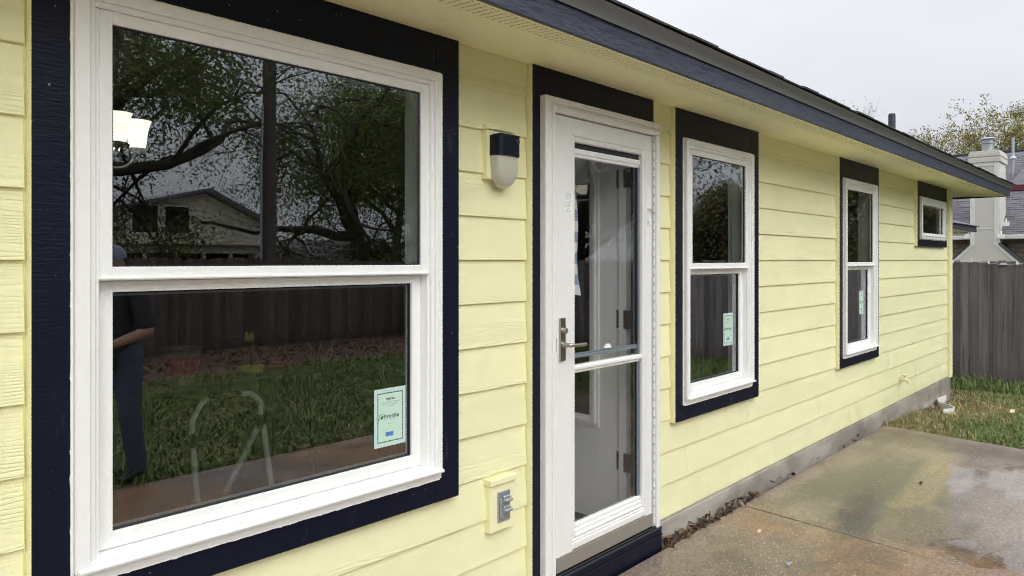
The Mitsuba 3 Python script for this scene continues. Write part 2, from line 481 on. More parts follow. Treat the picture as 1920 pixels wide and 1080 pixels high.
def slab(xa, xb, last=False):
    skew = -0.13            # the joints are not quite square to the wall
    n = 12
    ys = np.linspace(-0.075, -3.32, n)
    g = 0.008
    left = [(xa + skew * (-y) / 1.3 * (0 if xa < -3 else 1) + g + 0.002 * rng.normal(), y) for y in ys]
    right = [(xb + (skew * 0.9) * (-y) / 1.3 - g + (0.012 if last else 0.002) * rng.normal(), y) for y in ys]
    poly = Polygon(left + right[::-1])
    m = prism_z(poly, -0.13, 0.0)
    m = m.subdivide().subdivide() if False else m
    v = m.vertices.copy()
    v[:, 2] += v[:, 1] * 0.015 * (v[:, 2] > -0.05)
    m.vertices = v
    return m


tag('patio', kind='structure')
for a, (xa, xb) in enumerate(PATIO):
    put('patio__slab', slab(xa, xb, a == 3), 'concrete_patio', smooth=False)

# ------------------------------------------------------------------ the yellow house
H = 'yellow_house'
tag(H, 'long yellow lap-sided house with navy black window trim and dark eaves fascia', 'house')
X0, X1 = -3.0, 10.53                 # ends of the wall
SOF = 2.395                          # soffit height at the wall
FY = -0.46                           # fascia face
OPEN = {                             # outer edges of the trims
    'w1': (0.577, 2.033, 0.622, SOF), 'door': (2.475, 3.478, -0.05, SOF), 'w2': (3.708, 4.815, 0.630, SOF),
    'w3': (6.405, 7.486, 0.637, SOF), 'w4': (8.866, 10.215, 1.690, SOF)}
HOLES = [(0.70, 1.895, 0.74, 2.21), (2.56, 3.46, 0.08, 2.24), (3.80, 4.66, 0.74, 2.20), (6.50, 7.35, 0.74, 2.20), (8.95, 10.06, 1.79, 2.20)]

wall_poly = sbox(X0, -0.05, X1 - 0.01, SOF + 0.15)
for h in HOLES:
    wall_poly = wall_poly.difference(sbox(h[0], h[2], h[1], h[3]))
W = put(f'{H}__wall', prism_y(wall_poly, 0.0185, 0.030), 'paint_yellow')
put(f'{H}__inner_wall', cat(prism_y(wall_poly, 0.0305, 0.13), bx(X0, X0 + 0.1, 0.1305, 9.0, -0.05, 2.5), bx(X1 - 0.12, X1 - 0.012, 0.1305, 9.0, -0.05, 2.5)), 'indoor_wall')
# siding: one lapped board per course and stretch
rng = np.random.default_rng(11)
BUTT = {8: [6.745], 7: [3.885, 8.9], 6: [4.70, 7.9], 5: [8.335], 4: [], 0: [], 3: [], 2: []}
for k in range(-4, 9):
    z0 = LAP0 - EXPO * k
    z1 = min(z0 + EXPO + 0.028, SOF - 0.002)
    if k == -4:
        z1 = 2.300
    spans, blocked = [], []
    for nme, (a, b, lo, hi) in OPEN.items():
        if lo < z0 + EXPO * 0.55 if nme == 'w4' else lo < z0 + EXPO * 0.02 + 0.001 or (lo < z0 + EXPO and False):
            blocked.append((a, b))
    # a course partly under a trim runs on below it and is hidden by it above
    for nme, (a, b, lo, hi) in OPEN.items():
        if (a, b) not in blocked and lo < z0 + EXPO:
            pass
    x = X0 + 0.01
    for (a, b) in sorted(blocked) + [(10.392, 99)]:
        spans.append((x, a - 0.007)); x = b + 0.003
    for (a, b) in spans:
        cuts = [a] + [c for c in BUTT.get(k, []) if a + 0.1 < c < b - 0.1] + [b]
        for c0, c1 in zip(cuts[:-1], cuts[1:]):
            if c1 - c0 < 0.02:
                continue
            e0, e1 = (0.0015 if c0 != a else 0), (0.0015 if c1 != b else 0)
            w = 0.0006 * rng.normal()
            put(f'{W}__siding_board', prism_x([(w, z0 + 0.0012), (w + 0.0012, z0), (0.0095 + w, z0), (0.0182, z0 + 0.03), (0.0182, z1), (0.0145, z1)], c0 + e0, c1 - e1), 'paint_siding')
for a, b in ((X0, 0.575), (2.036, 2.473), (3.481, 3.705), (4.818, 6.402), (7.489, 8.863), (10.218, 10.385)):
    put(f'{W}__frieze_board', bx(a, b, 0.001, 0.0182, 2.293, SOF - 0.001, 0.001), 'paint_siding')
put(f'{W}__corner_board', bx(10.388, 10.545, -0.020, 0.0182, 0.095, SOF - 0.001, 0.002), 'paint_yellow')
put(f'{W}__corner_board', bx(10.515, 10.548, 0.0185, 0.13, 0.095, SOF - 0.001, 0.002), 'paint_yellow')
# foundation
nf = 160
xs = np.linspace(X0, X1 - 0.006, nf)
fo = [prism_x([(0.001, -0.45), (0.16, -0.45), (0.16, 0.100), (0.006, 0.100), (0.001, 0.094)], X0, X1 - 0.008)]
put(f'{H}__foundation', cat(fo), 'concrete_wall')

# soffit panels (falling slightly outwards), each with its rows of vent holes
JO = [X0, -1.18, 1.26, 3.70, 6.14, 8.85, 11.66]


def sz(y):
    return SOF + (y - 0.0) / 0.46 * 0.024 if y < 0 else SOF


S = f'{H}__soffit'
put(S, bx(X0, 11.64, FY + 0.02, 0.10, SOF + 0.035, SOF + 0.05), 'indoor_wall')
for a, b in zip(JO[:-1], JO[1:]):
    put(f'{S}__soffit_panel', prism_x([(FY + 0.019, sz(FY + 0.019)), (0.0, SOF), (0.02, SOF), (0.02, SOF + 0.007), (FY + 0.019, sz(FY + 0.019) + 0.007)], a + 0.0022, b - 0.0022), 'paint_yellow')
put(f'{S}__soffit_panel', bx(X1 + 0.02, 11.655, 0.021, 4.0, SOF, SOF + 0.008), 'paint_yellow')
hv, hf = [], []
hexa = np.arange(6) * PI / 3
for ix, x in enumerate(np.arange(-0.5, 9.9, 0.0315)):
    for r in range(8):
        y = -0.425 + 0.0125 * r
        c = len(hv) * 6
        hv.append(np.stack([x + 0.0037 * np.cos(hexa), y + 0.0037 * np.sin(hexa), np.full(6, sz(y) - 0.0007)], 1))
        hf += [(c, c + 2, c + 1), (c, c + 3, c + 2), (c, c + 4, c + 3), (c, c + 5, c + 4)]
tag(put(f'{S}__vent_holes', trimesh.Trimesh(np.vstack(hv), np.array(hf), process=False), 'hole'), kind='stuff')
# fascia boards, drip edge, roof
FJ = [X0, -0.2, 3.2, 5.98, 9.42, 11.66]
for a, b in zip(FJ[:-1], FJ[1:]):
    put(f'{H}__fascia_board', bx(a + 0.0015, b - 0.0015, FY - 0.001, FY + 0.018, 2.371, 2.500, 0.0018), 'paint_fascia')
put(f'{H}__fascia_board', bx(11.641, 11.66, FY + 0.0185, 9.0, 2.371, 2.495, 0.0018), 'paint_fascia')
q = [(-0.006, 2.466), (-0.0105, 2.4645), (-0.0125, 2.467), (-0.016, 2.477), (-0.024, 2.488), (-0.037, 2.499), (-0.052, 2.507), (-0.058, 2.511), (-0.052, 2.514), (0.02, 2.536), (0.02, 2.53), (-0.048, 2.509), (-0.034, 2.503), (-0.021, 2.492), (-0.0125, 2.478)]
put(f'{H}__drip_edge', prism_x([(FY + a, b) for a, b in q], X0, 11.70), 'drip_metal', smooth=35)
R = f'{H}__roof'
put(R, prism_x([(FY - 0.03, 2.517), (4.6, 2.517 + 5.03 * 0.333), (9.7, 2.52), (9.7, 2.47), (4.6, 2.45 + 5.03 * 0.333), (FY + 0.03, 2.505)], X0, 11.68), 'shingle_dark')
rng = np.random.default_rng(8)
x = X0
tabs = []
while x < 11.66:
    w = rng.uniform(0.18, 0.36)
    b = min(x + w, 11.72)
    p = FY - 0.062 - rng.uniform(0, 0.012)
    zb = 2.5195 + rng.uniform(-0.002, 0.003)
    th = rng.uniform(0.004, 0.009)
    tabs.append(prism_x([(p, zb - 0.002), (p + 0.3, zb + 0.1 - 0.002), (p + 0.3, zb + 0.1 + th), (p, zb + th)], x + 0.002, b - 0.002))
    x = b
tag(put(f'{R}__shingles', cat(tabs), 'shingle_dark'), kind='stuff')
put(f'{H}__vent_pipe', cat(lathe([(0.045, 2.85), (0.046, 3.50), (0.040, 3.53), (0.036, 3.53), (0.034, 3.3)], (11.02, 0.8, 0)), lathe([(0.13, 2.90), (0.06, 2.99), (0.047, 3.02)], (11.02, 0.8, 0))), 'paint_fascia', smooth=40)

# ---- windows
YT = -0.025      # face of the black trim


def trim_boards(P, a, b, lo, hi, fa, fb, flo, fhi, seams=True):
    """Four black boards round a frame; the left edge of the trim is painted yellow."""
    put(f'{P}__trim_board', bx(a + 0.0015, fa + 0.010, YT, 0.0182, lo, hi - 0.001, 0.0015), 'paint_navy')
    put(f'{P}__trim_board', bx(fb - 0.010, b, YT, 0.0182, lo, hi - 0.001, 0.0015), 'paint_navy')
    put(f'{P}__trim_board', bx(fa + 0.0115, fb - 0.0115, YT + 0.0005, 0.0182, fhi - 0.012, hi - 0.001, 0.0015), 'paint_navy')
    put(f'{P}__trim_board', bx(fa + 0.0115, fb - 0.0115, YT + 0.0005, 0.0182, lo + 0.0006, flo + 0.012, 0.0015), 'paint_navy')
    put(f'{P}__trim_edge', bx(a, a + 0.0014, YT + 0.001, 0.0182, lo - 0.001, hi - 0.002, 0.0003), 'paint_yellow')


def ring(a, b, lo, hi, w, y0, y1, wt=None, wb=None, c=0.002):
    """A mitred-looking rectangular frame as four bars butted end to end."""
    wt = w if wt is None else wt
    wb = w if wb is None else wb
    return [bx(a, a + w, y0, y1, lo, hi, c), bx(b - w, b, y0, y1, lo, hi, c), bx(a + w + 0.0002, b - w - 0.0002, y0 + 0.0004, y1, hi - wt, hi, c), bx(a + w + 0.0002, b - w - 0.0002, y0 + 0.0004, y1, lo, lo + wb, c)]


def double_hung(P, fa, fb, flo, fhi, glass='glass_window', seed=1):
    YF = -0.050
    # outer face flange, then two stepped bands inside it
    put(f'{P}__frame', cat(ring(fa, fb, flo + 0.03, fhi, 0.034, YF, 0.03, wt=0.032, wb=0.02), ring(fa + 0.0345, fb - 0.0345, flo + 0.03, fhi - 0.0325, 0.016, YF + 0.009, 0.07, wb=0.02), ring(fa + 0.051, fb - 0.051, flo + 0.03, fhi - 0.049, 0.011, YF + 0.018, 0.08, wb=0.02),
                           [bx(fa + 0.002, fa + 0.034, YF - 0.003, YF + 0.0002, flo + 0.035, fhi - 0.004, 0.003), bx(fb - 0.022, fb - 0.006, YF - 0.003, YF + 0.0002, flo + 0.035, fhi - 0.03, 0.002)]), 'vinyl', smooth=30)
    # sloping sill with a nose and the fillet of caulk under it
    s0 = flo + 0.004
    put(f'{P}__sill', cat(prism_x([(YF - 0.012, s0 + 0.024), (YF - 0.014, s0 + 0.030), (YF - 0.010, s0 + 0.034), (0.03, s0 + 0.052), (0.06, s0 + 0.052), (0.06, s0), (YF + 0.012, s0), (YF + 0.008, s0 + 0.020)], fa + 0.006, fb - 0.003)), 'vinyl', smooth=20)
    put(f'{P}__caulk', cat(ragged(fa - 0.004, fa + 0.004, flo + 0.0, fhi + 0.003, YT - 0.0035, YT + 0.004, seed, vertical=True), ragged(fb - 0.002, fb + 0.003, flo, fhi + 0.003, YT - 0.0125, YT + 0.004, seed + 1, vertical=True),
                           ragged(fa + 0.004, fb - 0.002, fhi - 0.003, fhi + 0.006, YT - 0.0095, YT + 0.004, seed + 2), ragged(fa + 0.004, fb - 0.002, flo - 0.006, flo + 0.008, YT - 0.010, YT + 0.004, seed + 3, amp=0.0016)), 'caulk')
    # upper sash
    ua, ub = fa + 0.0625, fb - 0.0625
    gz0, gz1 = 1.522, fhi - 0.083
    us = f'{P}__upper_sash'
    put(us, cat(bx(ua, ua + 0.031, YF + 0.016, 0.0, 1.486, fhi - 0.051), bx(ub - 0.031, ub, YF + 0.016, 0.0, 1.486, fhi - 0.051), bx(ua + 0.0312, ub - 0.0312, YF + 0.0164, 0.0, gz1, fhi - 0.051),
                bx(ua + 0.0312, ub - 0.0312, YF + 0.0164, 0.0, 1.486, gz0, 0.002), bx(ua - 0.004, ub + 0.004, YF + 0.006, YF + 0.016, 1.487, 1.496, 0.003)), 'vinyl', smooth=30)
    put(f'{P}__gasket', cat(ring(ua + 0.0313, ub - 0.0313, gz0 + 0.0002, gz1 - 0.0002, 0.0042, -0.026, -0.012, c=0.0005)), 'gasket')
    put(f'{P}__pane', bx(ua + 0.033, ub - 0.033, -0.0209, -0.0207, gz0 + 0.002, gz1 - 0.002, 0.00002) if False else quad(ua + 0.033, ub - 0.033, -0.021, gz0 + 0.002, gz1 - 0.002), glass)
    # lower sash, one step further in
    la, lb = fa + 0.064, fb - 0.064
    lz0, lz1 = flo + 0.098, 1.454
    put(f'{P}__lower_sash', cat(bx(la, la + 0.042, 0.003, 0.045, flo + 0.056, 1.484), bx(lb - 0.042, lb, 0.003, 0.045, flo + 0.056, 1.484), bx(la + 0.0422, lb - 0.0422, 0.0034, 0.045, lz1, 1.484), bx(la + 0.0422, lb - 0.0422, 0.0034, 0.045, flo + 0.056, lz0),
                                bx(la + 0.035, la + 0.0425, 0.0005, 0.0034, lz0 - 0.006, lz1 + 0.006, 0.001)), 'vinyl', smooth=30)
    put(f'{P}__gasket', cat(ring(la + 0.0423, lb - 0.0423, lz0 + 0.0002, lz1 - 0.0002, 0.0045, 0.014, 0.028, c=0.0005)), 'gasket')
    put(f'{P}__spacer', cat(ring(la + 0.047, lb - 0.047, lz0 + 0.005, lz1 - 0.005, 0.006, 0.028, 0.034, c=0.0005)), 'spacer')
    put(f'{P}__pane', quad(la + 0.044, lb - 0.044, 0.020, lz0 + 0.002, lz1 - 0.002), glass)
    # jamb returns inside the room
    put(f'{P}__jamb_return', cat(bx(fb - 0.052, fb - 0.030, 0.081, 0.110, flo + 0.03, fhi - 0.02), bx(fa + 0.03, fa + 0.052, 0.081, 0.110, flo + 0.03, fhi - 0.02)), 'indoor_white')
    return (la + 0.042, lb - 0.042, lz0, lz1)


def quad(a, b, y, lo, hi):
    return trimesh.Trimesh(np.array([[a, y, lo], [b, y, lo], [b, y, hi], [a, y, hi]]), np.array([[0, 1, 2], [0, 2, 3]]), process=False)


P = f'{H}__window'
tag(P, 'widest double-hung window in white frame, nearest, with tree reflections')
trim_boards(P, *OPEN['w1'], 0.672, 1.922, 0.722, 2.242)
double_hung(P, 0.668, 1.924, 0.716, 2.242, seed=3)
P2 = f'{H}__window_001'
tag(P2, 'tall narrow double-hung window just right of the glass door')
trim_boards(P2, *OPEN['w2'], 3.795, 4.700, 0.722, 2.228)
double_hung(P2, 3.795, 4.690, 0.720, 2.228, seed=13)
P3 = f'{H}__window_002'
tag(P3, 'third double-hung window, farther along the yellow wall')
trim_boards(P3, *OPEN['w3'], 6.485, 7.385, 0.722, 2.222)
double_hung(P3, 6.485, 7.375, 0.720, 2.222, seed=23)
P4 = f'{H}__window_003'
tag(P4, 'small high window near the far corner of the wall')
trim_boards(P4, *OPEN['w4'], 8.965, 10.085, 1.772, 2.224)
fa, fb = 8.955, 10.075
put(f'{P4}__frame', cat(ring(fa, fb, 1.772, 2.224, 0.036, -0.050, 0.05, wt=0.034, wb=0.030), ring(fa + 0.0365, fb - 0.0365, 1.803, 2.189, 0.022, -0.036, 0.05, wt=0.02)), 'vinyl', smooth=30)
put(f'{P4}__sill', bx(fa + 0.02, fb - 0.02, -0.060, 0.0, 1.800, 1.812, 0.003), 'vinyl')
put(f'{P4}__sash', cat(ring(fa + 0.059, fb - 0.059, 1.825, 2.168, 0.014, -0.028, 0.03), bx(fa + 0.04, fb - 0.06, -0.066, -0.030, 2.140, 2.164, 0.008), bx(fa + 0.035, fb - 0.045, -0.058, -0.028, 2.168, 2.186, 0.006)), 'vinyl', smooth=30)
put(f'{P4}__caulk', cat(ragged(fa, fb, 1.764, 1.776, -0.036, -0.02, 31), ragged(fa, fb, 2.222, 2.229, -0.034, -0.02, 33)), 'caulk')
put(f'{P4}__gasket', cat(ring(fa + 0.0732, fb - 0.0732, 1.8392, 2.1538, 0.005, -0.022, -0.01, c=0.0005)), 'gasket')
put(f'{P4}__pane', quad(fa + 0.074, fb - 0.074, -0.016, 1.840, 2.153), 'glass_window')

# ---- door
D = f'{H}__door'
tag(D, 'white storm door with full glass beside the wall light')
put(f'{D}__trim_board', bx(2.4765, 2.536, YT, 0.0182, -0.04, SOF - 0.001, 0.002), 'paint_navy')
put(f'{D}__trim_board', bx(2.5375, 3.405, YT + 0.0005, 0.0182, 2.255, SOF - 0.001, 0.0015), 'paint_navy')
put(f'{D}__trim_board', bx(3.4065, 3.478, YT, 0.0182, 2.255, SOF - 0.0012, 0.0015), 'paint_navy')
put(f'{D}__trim_edge', bx(2.475, 2.4764, YT + 0.001, 0.0182, -0.04, SOF - 0.002, 0.0003), 'paint_yellow')
# brick mould: stepped frame
put(f'{D}__frame', cat(bx(2.528, 2.566, -0.060, 0.10, 0.10, 2.264, 0.004), bx(2.566, 2.584, -0.047, 0.10, 0.10, 2.250, 0.003), bx(2.5842, 2.596, -0.054, 0.10, 0.10, 2.236, 0.003), bx(2.5962, 2.619, -0.043, 0.10, 0.10, 2.222, 0.002),
                       bx(2.5662, 3.482, -0.0596, 0.10, 2.238, 2.264, 0.004), bx(2.584, 3.482, -0.050, 0.10, 2.2225, 2.2378, 0.003), bx(2.588, 3.478, -0.064, 0.09, 2.199, 2.2222, 0.005),
                       bx(3.462, 3.496, -0.055, 0.10, 0.10, 2.198, 0.003)), 'door_paint', smooth=30)
put(f'{D}__hinge_rail', cat(bx(3.4385, 3.4615, -0.045, 0.06, 0.13, 2.198, 0.002)), 'grey_paint')
kn = [bx(3.4405, 3.4505, -0.0495, -0.0452, z, z + 0.032, 0.0015) for z in np.arange(0.15, 2.17, 0.047)]
tag(put(f'{D}__hinge_knuckles', cat(kn), 'vinyl'), kind='stuff')
la, lb, l0, l1 = 2.623, 3.436, 0.20, 2.193
leaf = [bx(la, 2.745, -0.040, 0.0, l0 + 0.0, l1, 0.003), bx(2.745, 2.768, -0.036, 0.0, l0 + 0.05, l1 - 0.075, 0.004),
        bx(3.375, lb, -0.040, 0.0, l0 + 0.0, l1, 0.003), bx(3.352, 3.375, -0.036, 0.0, l0 + 0.05, l1 - 0.075, 0.004),
        bx(2.7452, 3.3748, -0.0404, 0.0, 2.112, l1, 0.003), bx(2.768, 3.352, -0.0364, 0.0, 2.088, 2.112, 0.004),
        bx(2.7452, 3.3748, -0.0404, 0.0, l0 + 0.006, 0.238, 0.004), bx(2.7455, 3.3745, -0.0364, 0.0, 0.238, 0.252, 0.006)]
put(f'{D}__leaf', cat(leaf), 'door_paint', smooth=30)
put(f'{D}__screen_slot', bx(2.7685, 3.3515, -0.012, 0.0, 2.060, 2.0875, 0.001), 'gasket')
put(f'{D}__sash_rail', cat(bx(2.7685, 3.347, -0.026, 0.0, 2.034, 2.0595, 0.004), bx(2.7685, 3.342, -0.020, 0.0, 2.020, 2.0335, 0.003)), 'vinyl', smooth=30)
put(f'{D}__mid_rail', cat(bx(2.7685, 3.3515, -0.037, 0.0, 1.026, 1.050, 0.007), bx(2.7685, 3.335, -0.026, 0.0, 1.014, 1.0258, 0.004)), 'vinyl', smooth=30)
put(f'{D}__sash_rail', cat(bx(2.7685, 3.335, -0.014, 0.004, 1.081, 1.094, 0.003), bx(2.7685, 3.335, -0.008, 0.004, 1.0945, 1.103, 0.003)), 'spacer', smooth=30)
put(f'{D}__latch', cat(bx(3.04, 3.095, -0.017, -0.004, 1.104, 1.116, 0.003), bx(3.05, 3.085, -0.016, -0.004, 1.1162, 1.126, 0.003)), 'vinyl')
put(f'{D}__bottom_rail', cat(bx(2.770, 3.350, -0.026, 0.0, 0.292, 0.312, 0.004), bx(2.770, 3.350, -0.031, 0.0, 0.272, 0.2918, 0.005), bx(2.772, 3.348, -0.038, 0.0, 0.256, 0.2718, 0.005)), 'vinyl', smooth=30)
put(f'{D}__side_channel', cat(bx(3.330, 3.340, -0.016, 0.0, 0.313, 1.013, 0.001), bx(3.3402, 3.3516, -0.022, 0.0, 0.313, 1.013, 0.001), bx(3.338, 3.3516, -0.020, 0.0, 1.051, 2.019, 0.001)), 'spacer')
put(f'{D}__gasket', cat(bx(3.325, 3.3298, -0.012, 0.0, 0.313, 1.013, 0.0005), bx(3.331, 3.3378, -0.012, 0.0, 1.104, 2.019, 0.0005)), 'gasket')
put(f'{D}__pane', quad(2.768, 3.336, -0.006, 1.05, 2.034), 'glass_door')
put(f'{D}__pane', quad(2.768, 3.332, -0.007, 0.30, 1.02), 'glass_door')
put(f'{D}__sweep', bx(2.620, 3.436, -0.0435, -0.01, 0.134, 0.2035, 0.002), 'taupe')
put(f'{D}__threshold', cat(bx(2.50, 3.505, -0.062, 0.05, 0.108, 0.121, 0.003), bx(2.5, 3.50, -0.052, 0.05, 0.121, 0.1285, 0.002)), 'gasket')
put(f'{D}__kick_board', cat(bx(2.5375, 3.508, -0.058, 0.0005, -0.03, 0.107, 0.003), bx(2.5375, 3.512, -0.064, -0.0585, 0.072, 0.080, 0.002)), 'paint_navy')
# handle: plate, key cylinder, lever
put(f'{D}__handle_plate', bx(2.640, 2.679, -0.052, -0.0402, 1.085, 1.279, 0.002), 'nickel')
hc = bez([(2.660, -0.052, 1.158), (2.660, -0.082, 1.158), (2.672, -0.096, 1.158), (2.70, -0.100, 1.157), (2.765, -0.100, 1.156)], 8)
lever = tube(hc, np.interp(np.linspace(0, 1, len(hc)), [0, 0.35, 0.5, 1], [0.011, 0.010, 0.0075, 0.0085]), 12)
put(f'{D}__lever', cat(lathe([(0, 0), (0.014, 0), (0.015, 0.008), (0.012, 0.014), (0, 0.014)], (0, 0, 0), 20).apply_transform(trimesh.transformations.rotation_matrix(PI / 2, [1, 0, 0])).apply_translation([2.660, -0.052, 1.158]), lever), 'nickel', smooth=40)
put(f'{D}__key_cylinder', lathe([(0, 0), (0.0135, 0), (0.0135, 0.016), (0.011, 0.019), (0.008, 0.019), (0.0075, 0.0165), (0, 0.0165)], (0, 0, 0), 24).apply_transform(trimesh.transformations.rotation_matrix(PI / 2, [1, 0, 0])).apply_translation([2.660, -0.052, 1.222]), 'nickel', smooth=40)
put(f'{D}__strike_plate', bx(2.6195, 2.6225, -0.042, -0.01, 1.13, 1.19, 0.0005), 'bronze')

# ---- rooms behind the openings
RM = f'{H}__interior'
rooms = [bx(X0 + 0.11, X1 - 0.13, 0.14, 8.8, -0.02, 0.085, 0.001)]
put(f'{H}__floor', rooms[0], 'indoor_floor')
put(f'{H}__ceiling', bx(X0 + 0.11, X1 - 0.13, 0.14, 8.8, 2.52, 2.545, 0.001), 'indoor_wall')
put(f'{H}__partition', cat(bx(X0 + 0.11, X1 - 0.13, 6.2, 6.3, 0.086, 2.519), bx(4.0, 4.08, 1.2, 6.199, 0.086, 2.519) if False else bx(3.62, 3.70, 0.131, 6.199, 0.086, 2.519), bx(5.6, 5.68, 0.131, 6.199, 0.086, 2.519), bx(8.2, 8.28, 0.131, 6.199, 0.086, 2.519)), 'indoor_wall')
# the inner door, swung open against the right-hand jamb, and its hinges
ID = f'{H}__inner_door'
tag(ID, 'white inner door with a tall glass lite, standing open behind the storm door')
xd = 3.415
dm = trimesh.util.concatenate
door_poly = Polygon([(0.15, 0.105), (1.04, 0.105), (1.04, 2.14), (0.15, 2.14)], [[(0.33, 0.66), (0.86, 0.66), (0.86, 1.98), (0.33, 1.98)]])


def prism_xn(poly, x0, x1):
    m = trimesh.creation.extrude_polygon(poly, x1 - x0, engine='earcut')
    v = m.vertices
    m.vertices = np.stack([v[:, 2] + x0, v[:, 0], v[:, 1]], 1)
    return m


put(f'{ID}__slab', prism_xn(door_poly, xd, xd + 0.044), 'indoor_white')
fr = Polygon([(0.285, 0.61), (0.905, 0.61), (0.905, 2.03), (0.285, 2.03)], [[(0.345, 0.67), (0.845, 0.67), (0.845, 1.97), (0.345, 1.97)]])
fr2 = Polygon([(0.305, 0.63), (0.885, 0.63), (0.885, 2.01), (0.305, 2.01)], [[(0.325, 0.65), (0.865, 0.65), (0.865, 1.99), (0.325, 1.99)]])
put(f'{ID}__lite_frame', cat(prism_xn(fr, xd - 0.008, xd + 0.0005), prism_xn(fr2, xd - 0.016, xd - 0.0085)), 'indoor_white')
v = np.array([[xd + 0.02, 0.325, 0.655], [xd + 0.02, 0.865, 0.655], [xd + 0.02, 0.865, 1.985], [xd + 0.02, 0.325, 1.985]])
put(f'{ID}__pane', trimesh.Trimesh(v, np.array([[0, 1, 2], [0, 2, 3]]), process=False), 'glass_door')
for z in (0.40, 1.17, 1.93):
    put(f'{ID}__hinge', cat(bx(xd - 0.004, xd - 0.0005, 0.131, 0.168, z, z + 0.10, 0.0005), tube([(xd - 0.006, 0.122, z - 0.006), (xd - 0.006, 0.122, z + 0.106)], 0.009, 8), bx(xd - 0.0185, xd - 0.0175, 0.102, 0.113, z, z + 0.10, 0.0002), bx(3.394, 3.3975, 0.06, 0.112, z, z + 0.10, 0.0005)), 'bronze')
put(f'{ID}__jamb', cat(bx(3.398, 3.455, 0.101, 0.145, 0.09, 2.21, 0.002)), 'indoor_white')

# a striped cloth hanging inside the door
rng = np.random.default_rng(5)
C = 'hanging_cloth'
tag(C, 'blue and white striped cloth hanging behind the left edge of the door glass', 'cloth')
zz = np.linspace(1.37, 2.03, 13)
for q0, (za, zb) in enumerate(zip(zz[:-1], zz[1:])):
    n = 14
    us = np.linspace(0, 1, n)
    rows = []
    for z in (za, zb - 0.0005):
        wdt = 0.085 + 0.10 * math.sin(min(1, (2.08 - z) / 0.5) * 2.4) + 0.05 * max(0, (1.50 - z) / 0.13)
        xx = 3.00 + us * wdt
        yy = 0.20 + us * wdt * 0.25 + 0.018 * np.sin(us * 9 + z * 3)
        rows.append(np.stack([xx, yy, np.full(n, z) - 0.02 * us], 1))
    v = np.vstack(rows)
    f = [(k, k + 1, n + k + 1, n + k) for k in range(n - 1)]
    put(f'{C}__stripe', (v, np.array(f)), 'cloth_blue' if q0 % 2 else 'cloth_white', smooth=True)

# ------------------------------------------------------------------ things fixed to the wall
L = 'wall_light'
tag(L, 'navy capped wall light with frosted lens, mounted on the yellow siding left of the door', 'wall light')
put(f'{L}__mounting_block', cat(bx(2.196, 2.358, -0.020, 0.014, 1.872, 2.072, 0.002), bx(2.188, 2.364, -0.029, 0.014, 2.074, 2.094, 0.003)), 'paint_yellow')
# rounded body: a U-shaped outline (in x, z), domed towards the viewer
cx, cw = 2.281, 0.066


def dome(z_lo, z_hi, depth, grow=0.0, n=24):
    rows = []
    zs = z_lo + (z_hi - z_lo) * np.linspace(0, 1, 34) ** 1.8
    for z in zs:
        t = np.clip((1.935 - z) / (1.935 - 1.838), 0, 1)
        hw = (cw + grow) * max(1e-4, 1 - t ** 2.4) ** 0.42
        dp = depth * max(1e-4, 1 - t ** 3.0) ** 0.45
        a = np.linspace(-PI / 2, PI / 2, n)
        sx, sc = np.sin(a), np.cos(a)
        rows.append(np.stack([cx + hw * np.sign(sx) * np.abs(sx) ** 0.55, -0.0205 - dp * np.abs(sc) ** 0.5, np.full(n, z)], 1))
    v = np.vstack(rows)
    f = []
    for r in range(len(zs) - 1):
        for k in range(n - 1):
            f.append((r * n + k, r * n + k + 1, (r + 1) * n + k + 1, (r + 1) * n + k))
    f = np.array(f)
    tri = np.vstack([f[:, [0, 1, 2]], f[:, [0, 2, 3]]])
    v = np.vstack([v, [[cx, -0.0205, z_hi], [cx, -0.0205, z_lo]]])
    top = [(len(v) - 2, (len(zs) - 1) * n + k, (len(zs) - 1) * n + k + 1) for k in range(n - 1)]
    return trimesh.Trimesh(v, np.vstack([tri, top]), process=False)


put(f'{L}__lens', dome(1.838, 1.967, 0.052), 'diffuser', smooth=50)
put(f'{L}__lens_rim', dome(1.832, 1.85, 0.026, 0.003), 'diffuser', smooth=50)
put(f'{L}__hood', cat(dome(1.9675, 2.050, 0.060, 0.003), bx(cx - 0.062, cx + 0.062, -0.074, -0.0206, 2.046, 2.056, 0.006)), 'paint_navy', smooth=45)
put(f'{L}__sensor', lathe([(0, 0), (0.011, 0), (0.0125, 0.004), (0.010, 0.006), (0, 0.0045)], (0, 0, 0), 20).apply_transform(trimesh.transformations.rotation_matrix(PI / 2, [1, 0, 0])).apply_translation([cx + 0.034, -0.079, 2.028]), 'black_plastic', smooth=40)

SB = 'switch_box'
tag(SB, 'grey weatherproof switch cover on a yellow block low beside the door', 'switch')
put(f'{SB}__mounting_block', cat(bx(2.212, 2.362, -0.022, 0.014, 0.420, 0.612, 0.002), bx(2.206, 2.370, -0.034, 0.014, 0.614, 0.640, 0.003)), 'paint_yellow')
put(f'{SB}__cover_plate', bx(2.254, 2.328, -0.030, -0.0222, 0.455, 0.582, 0.003), 'galvanised')
put(f'{SB}__hinge', cat(bx(2.260, 2.270, -0.039, -0.0302, 0.475, 0.555, 0.003), [tube([(2.274, -0.036, z), (2.274, -0.036, z + 0.011)], 0.004, 8) for z in np.arange(0.475, 0.55, 0.0155)]), 'galvanised')
for z in (0.491, 0.533):
    put(f'{SB}__toggle', cat(bx(2.279, 2.322, -0.040, -0.0302, z, z + 0.030, 0.004), bx(2.282, 2.328, -0.049, -0.036, z + 0.004, z + 0.017, 0.004)), 'galvanised')

